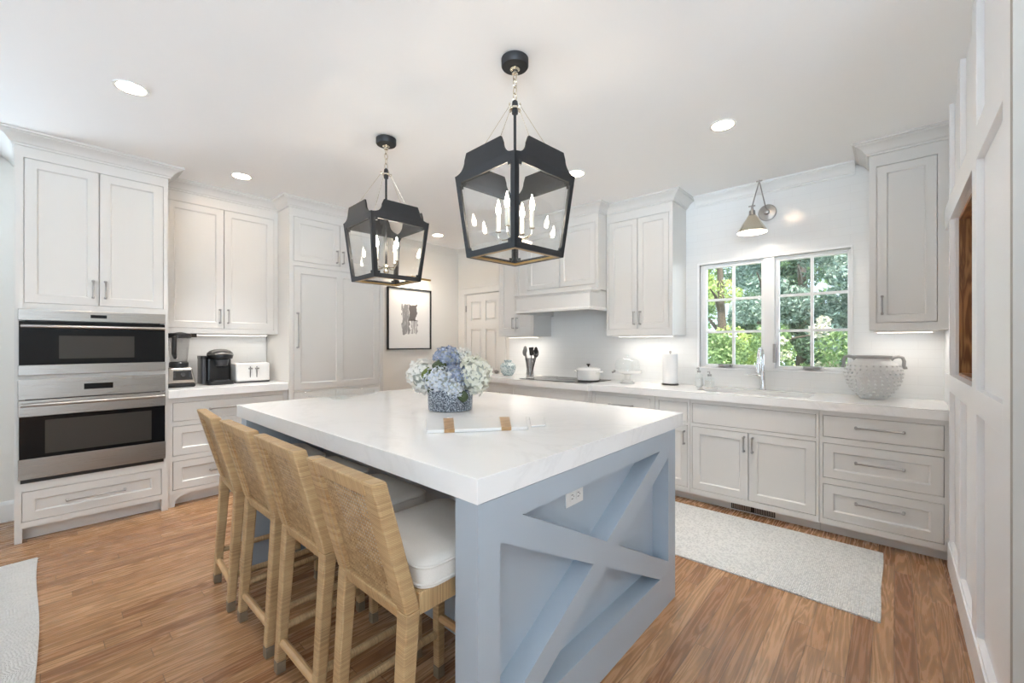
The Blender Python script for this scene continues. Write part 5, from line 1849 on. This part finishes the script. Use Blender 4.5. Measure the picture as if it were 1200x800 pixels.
# ------------------------------------------------------------------ garden beyond the window
struct(MB().box(-16, 8, YB + 0.16, 26, -0.6, -0.5), 'ground', 'grass')
def foliage(root, name, mat, blobs, n, size, seed, elong=1.7):
    rnd = random.Random(seed)
    vs, fs = [], []
    tot = sum(b_[3] * b_[4] * b_[5] for b_ in blobs)
    for (bx, by_, bz, rx, ry, rz_) in blobs:
        m = max(20, int(n * (rx * ry * rz_) / tot))
        for _ in range(m):
            while True:
                d = Vector((rnd.uniform(-1, 1), rnd.uniform(-1, 1), rnd.uniform(-1, 1)))
                if 0.05 < d.length <= 1:
                    break
            d = d.normalized() * (d.length ** 0.45)
            p = Vector((bx + d.x * rx, by_ + d.y * ry, bz + d.z * rz_))
            nrm = Vector((rnd.gauss(0, 1), rnd.gauss(0, 1), rnd.gauss(0.5, 0.8))).normalized()
            a = nrm.orthogonal().normalized()
            a.rotate(Matrix.Rotation(rnd.uniform(0, 6.28), 3, nrm))
            c = nrm.cross(a)
            s = size * rnd.uniform(0.6, 1.3)
            i0 = len(vs)
            vs += [p - a * s * elong * 0.5, p + c * s * 0.35, p + a * s * elong * 0.5, p - c * s * 0.35]
            fs.append((i0, i0 + 1, i0 + 2, i0 + 3))
    me = bpy.data.meshes.new(name)
    me.from_pydata([tuple(v) for v in vs], [], fs)
    me.materials.append(M[mat])
    o = bpy.data.objects.new(name, me)
    COL.objects.link(o); o.parent = root
    o['kind'] = 'stuff'
    return o
def blobs(seed, n, x, y, z, sx, sy, sz, r0, r1):
    rnd = random.Random(seed)
    return [(rnd.uniform(-sx, sx) + x, rnd.uniform(-sy, sy) + y, rnd.uniform(-sz, sz) + z, rnd.uniform(r0, r1), rnd.uniform(r0, r1), rnd.uniform(r0, r1) * 0.7) for _ in range(n)]
def tree(name, label, loc, trunk, parts, cat='tree'):
    t = thing(name, label, cat, (loc[0], loc[1], -0.5))
    for i, (nm, mat, bl, n, size, el) in enumerate(parts):
        foliage(t, nm, mat, bl, n, size, hash((loc[0] * 10, loc[1] * 10, i)) % 9999 if False else int(abs(loc[0]) * 37 + loc[1] * 11 + i * 5), el)
    b = MB()
    r, h = trunk
    b.tube([(0, 0, 0), (0.05, 0.03, h * 0.5), (0.0, 0.0, h)], [r, r * 0.8, r * 0.4], 10)
    for k in range(5):
        a = k * 2.4
        z = h * (0.4 + 0.12 * k)
        b.tube([(0, 0, z), (math.cos(a) * 0.4, math.sin(a) * 0.4, z + 0.3), (math.cos(a) * 0.9, math.sin(a) * 0.9, z + 0.4)], [r * 0.4, r * 0.28, r * 0.1], 6)
    b.build('trunk', 'bark', t, True)
    return t
tree('maple_tree', 'yellow-green leafy tree outside the left window sash', (-2.95, 10.3), (0.12, 4.0),
     [('foliage', 'lf_yel', blobs(11, 16, -0.1, 0, 3.0, 0.9, 0.6, 1.5, 0.35, 0.6), 16000, 0.058, 1.5)])
tree('spruce_tree', 'dark evergreen tree outside the right window sash', (-1.7, 12.4), (0.14, 5.0),
     [('foliage', 'lf_drk', blobs(12, 26, 0, 0, 2.8, 1.3, 0.5, 1.6, 0.35, 0.65), 24000, 0.055, 2.4)])
tree('cedar_tree', 'blue-green drooping evergreen outside, behind the window mullion', (-1.72, 8.6), (0.08, 4.0),
     [('foliage', 'lf_blu', blobs(13, 14, 0, 0, 3.2, 0.4, 0.4, 1.3, 0.22, 0.42), 11000, 0.05, 2.2)])
tree('pine_tree', 'pale blue-green evergreen boughs outside, at the right window jamb', (-0.42, 9.2), (0.09, 4.2),
     [('foliage', 'lf_blu', blobs(14, 16, -0.1, 0, 3.0, 0.5, 0.4, 1.2, 0.22, 0.45), 11000, 0.052, 2.2)])
tree('garden_shrub', 'green rounded shrub outside, low behind the left sash', (-2.55, 7.3), (0.04, 1.1),
     [('foliage', 'lf_mid', blobs(15, 14, 0, 0, 1.35, 0.7, 0.3, 0.5, 0.25, 0.42), 9000, 0.045, 1.5)], 'shrub')
tree('flowering_shrub', 'cream-blossomed shrub outside, low behind the right sash', (-0.72, 6.9), (0.04, 1.1),
     [('foliage', 'lf_mid', blobs(16, 16, 0, 0, 1.4, 0.6, 0.3, 0.55, 0.22, 0.4), 8000, 0.045, 1.5),
      ('blossom', 'lf_crm', blobs(17, 22, 0, -0.15, 1.6, 0.65, 0.25, 0.55, 0.06, 0.13), 2000, 0.042, 1.2)], 'shrub')
tree('backdrop_tree', 'dense dark tree farthest off in the garden', (-3.4, 16.5), (0.2, 6.0),
     [('foliage', 'lf_mid', blobs(18, 30, 0.3, 0, 3.0, 3.2, 0.5, 2.2, 0.6, 1.0), 12000, 0.12, 1.5)])
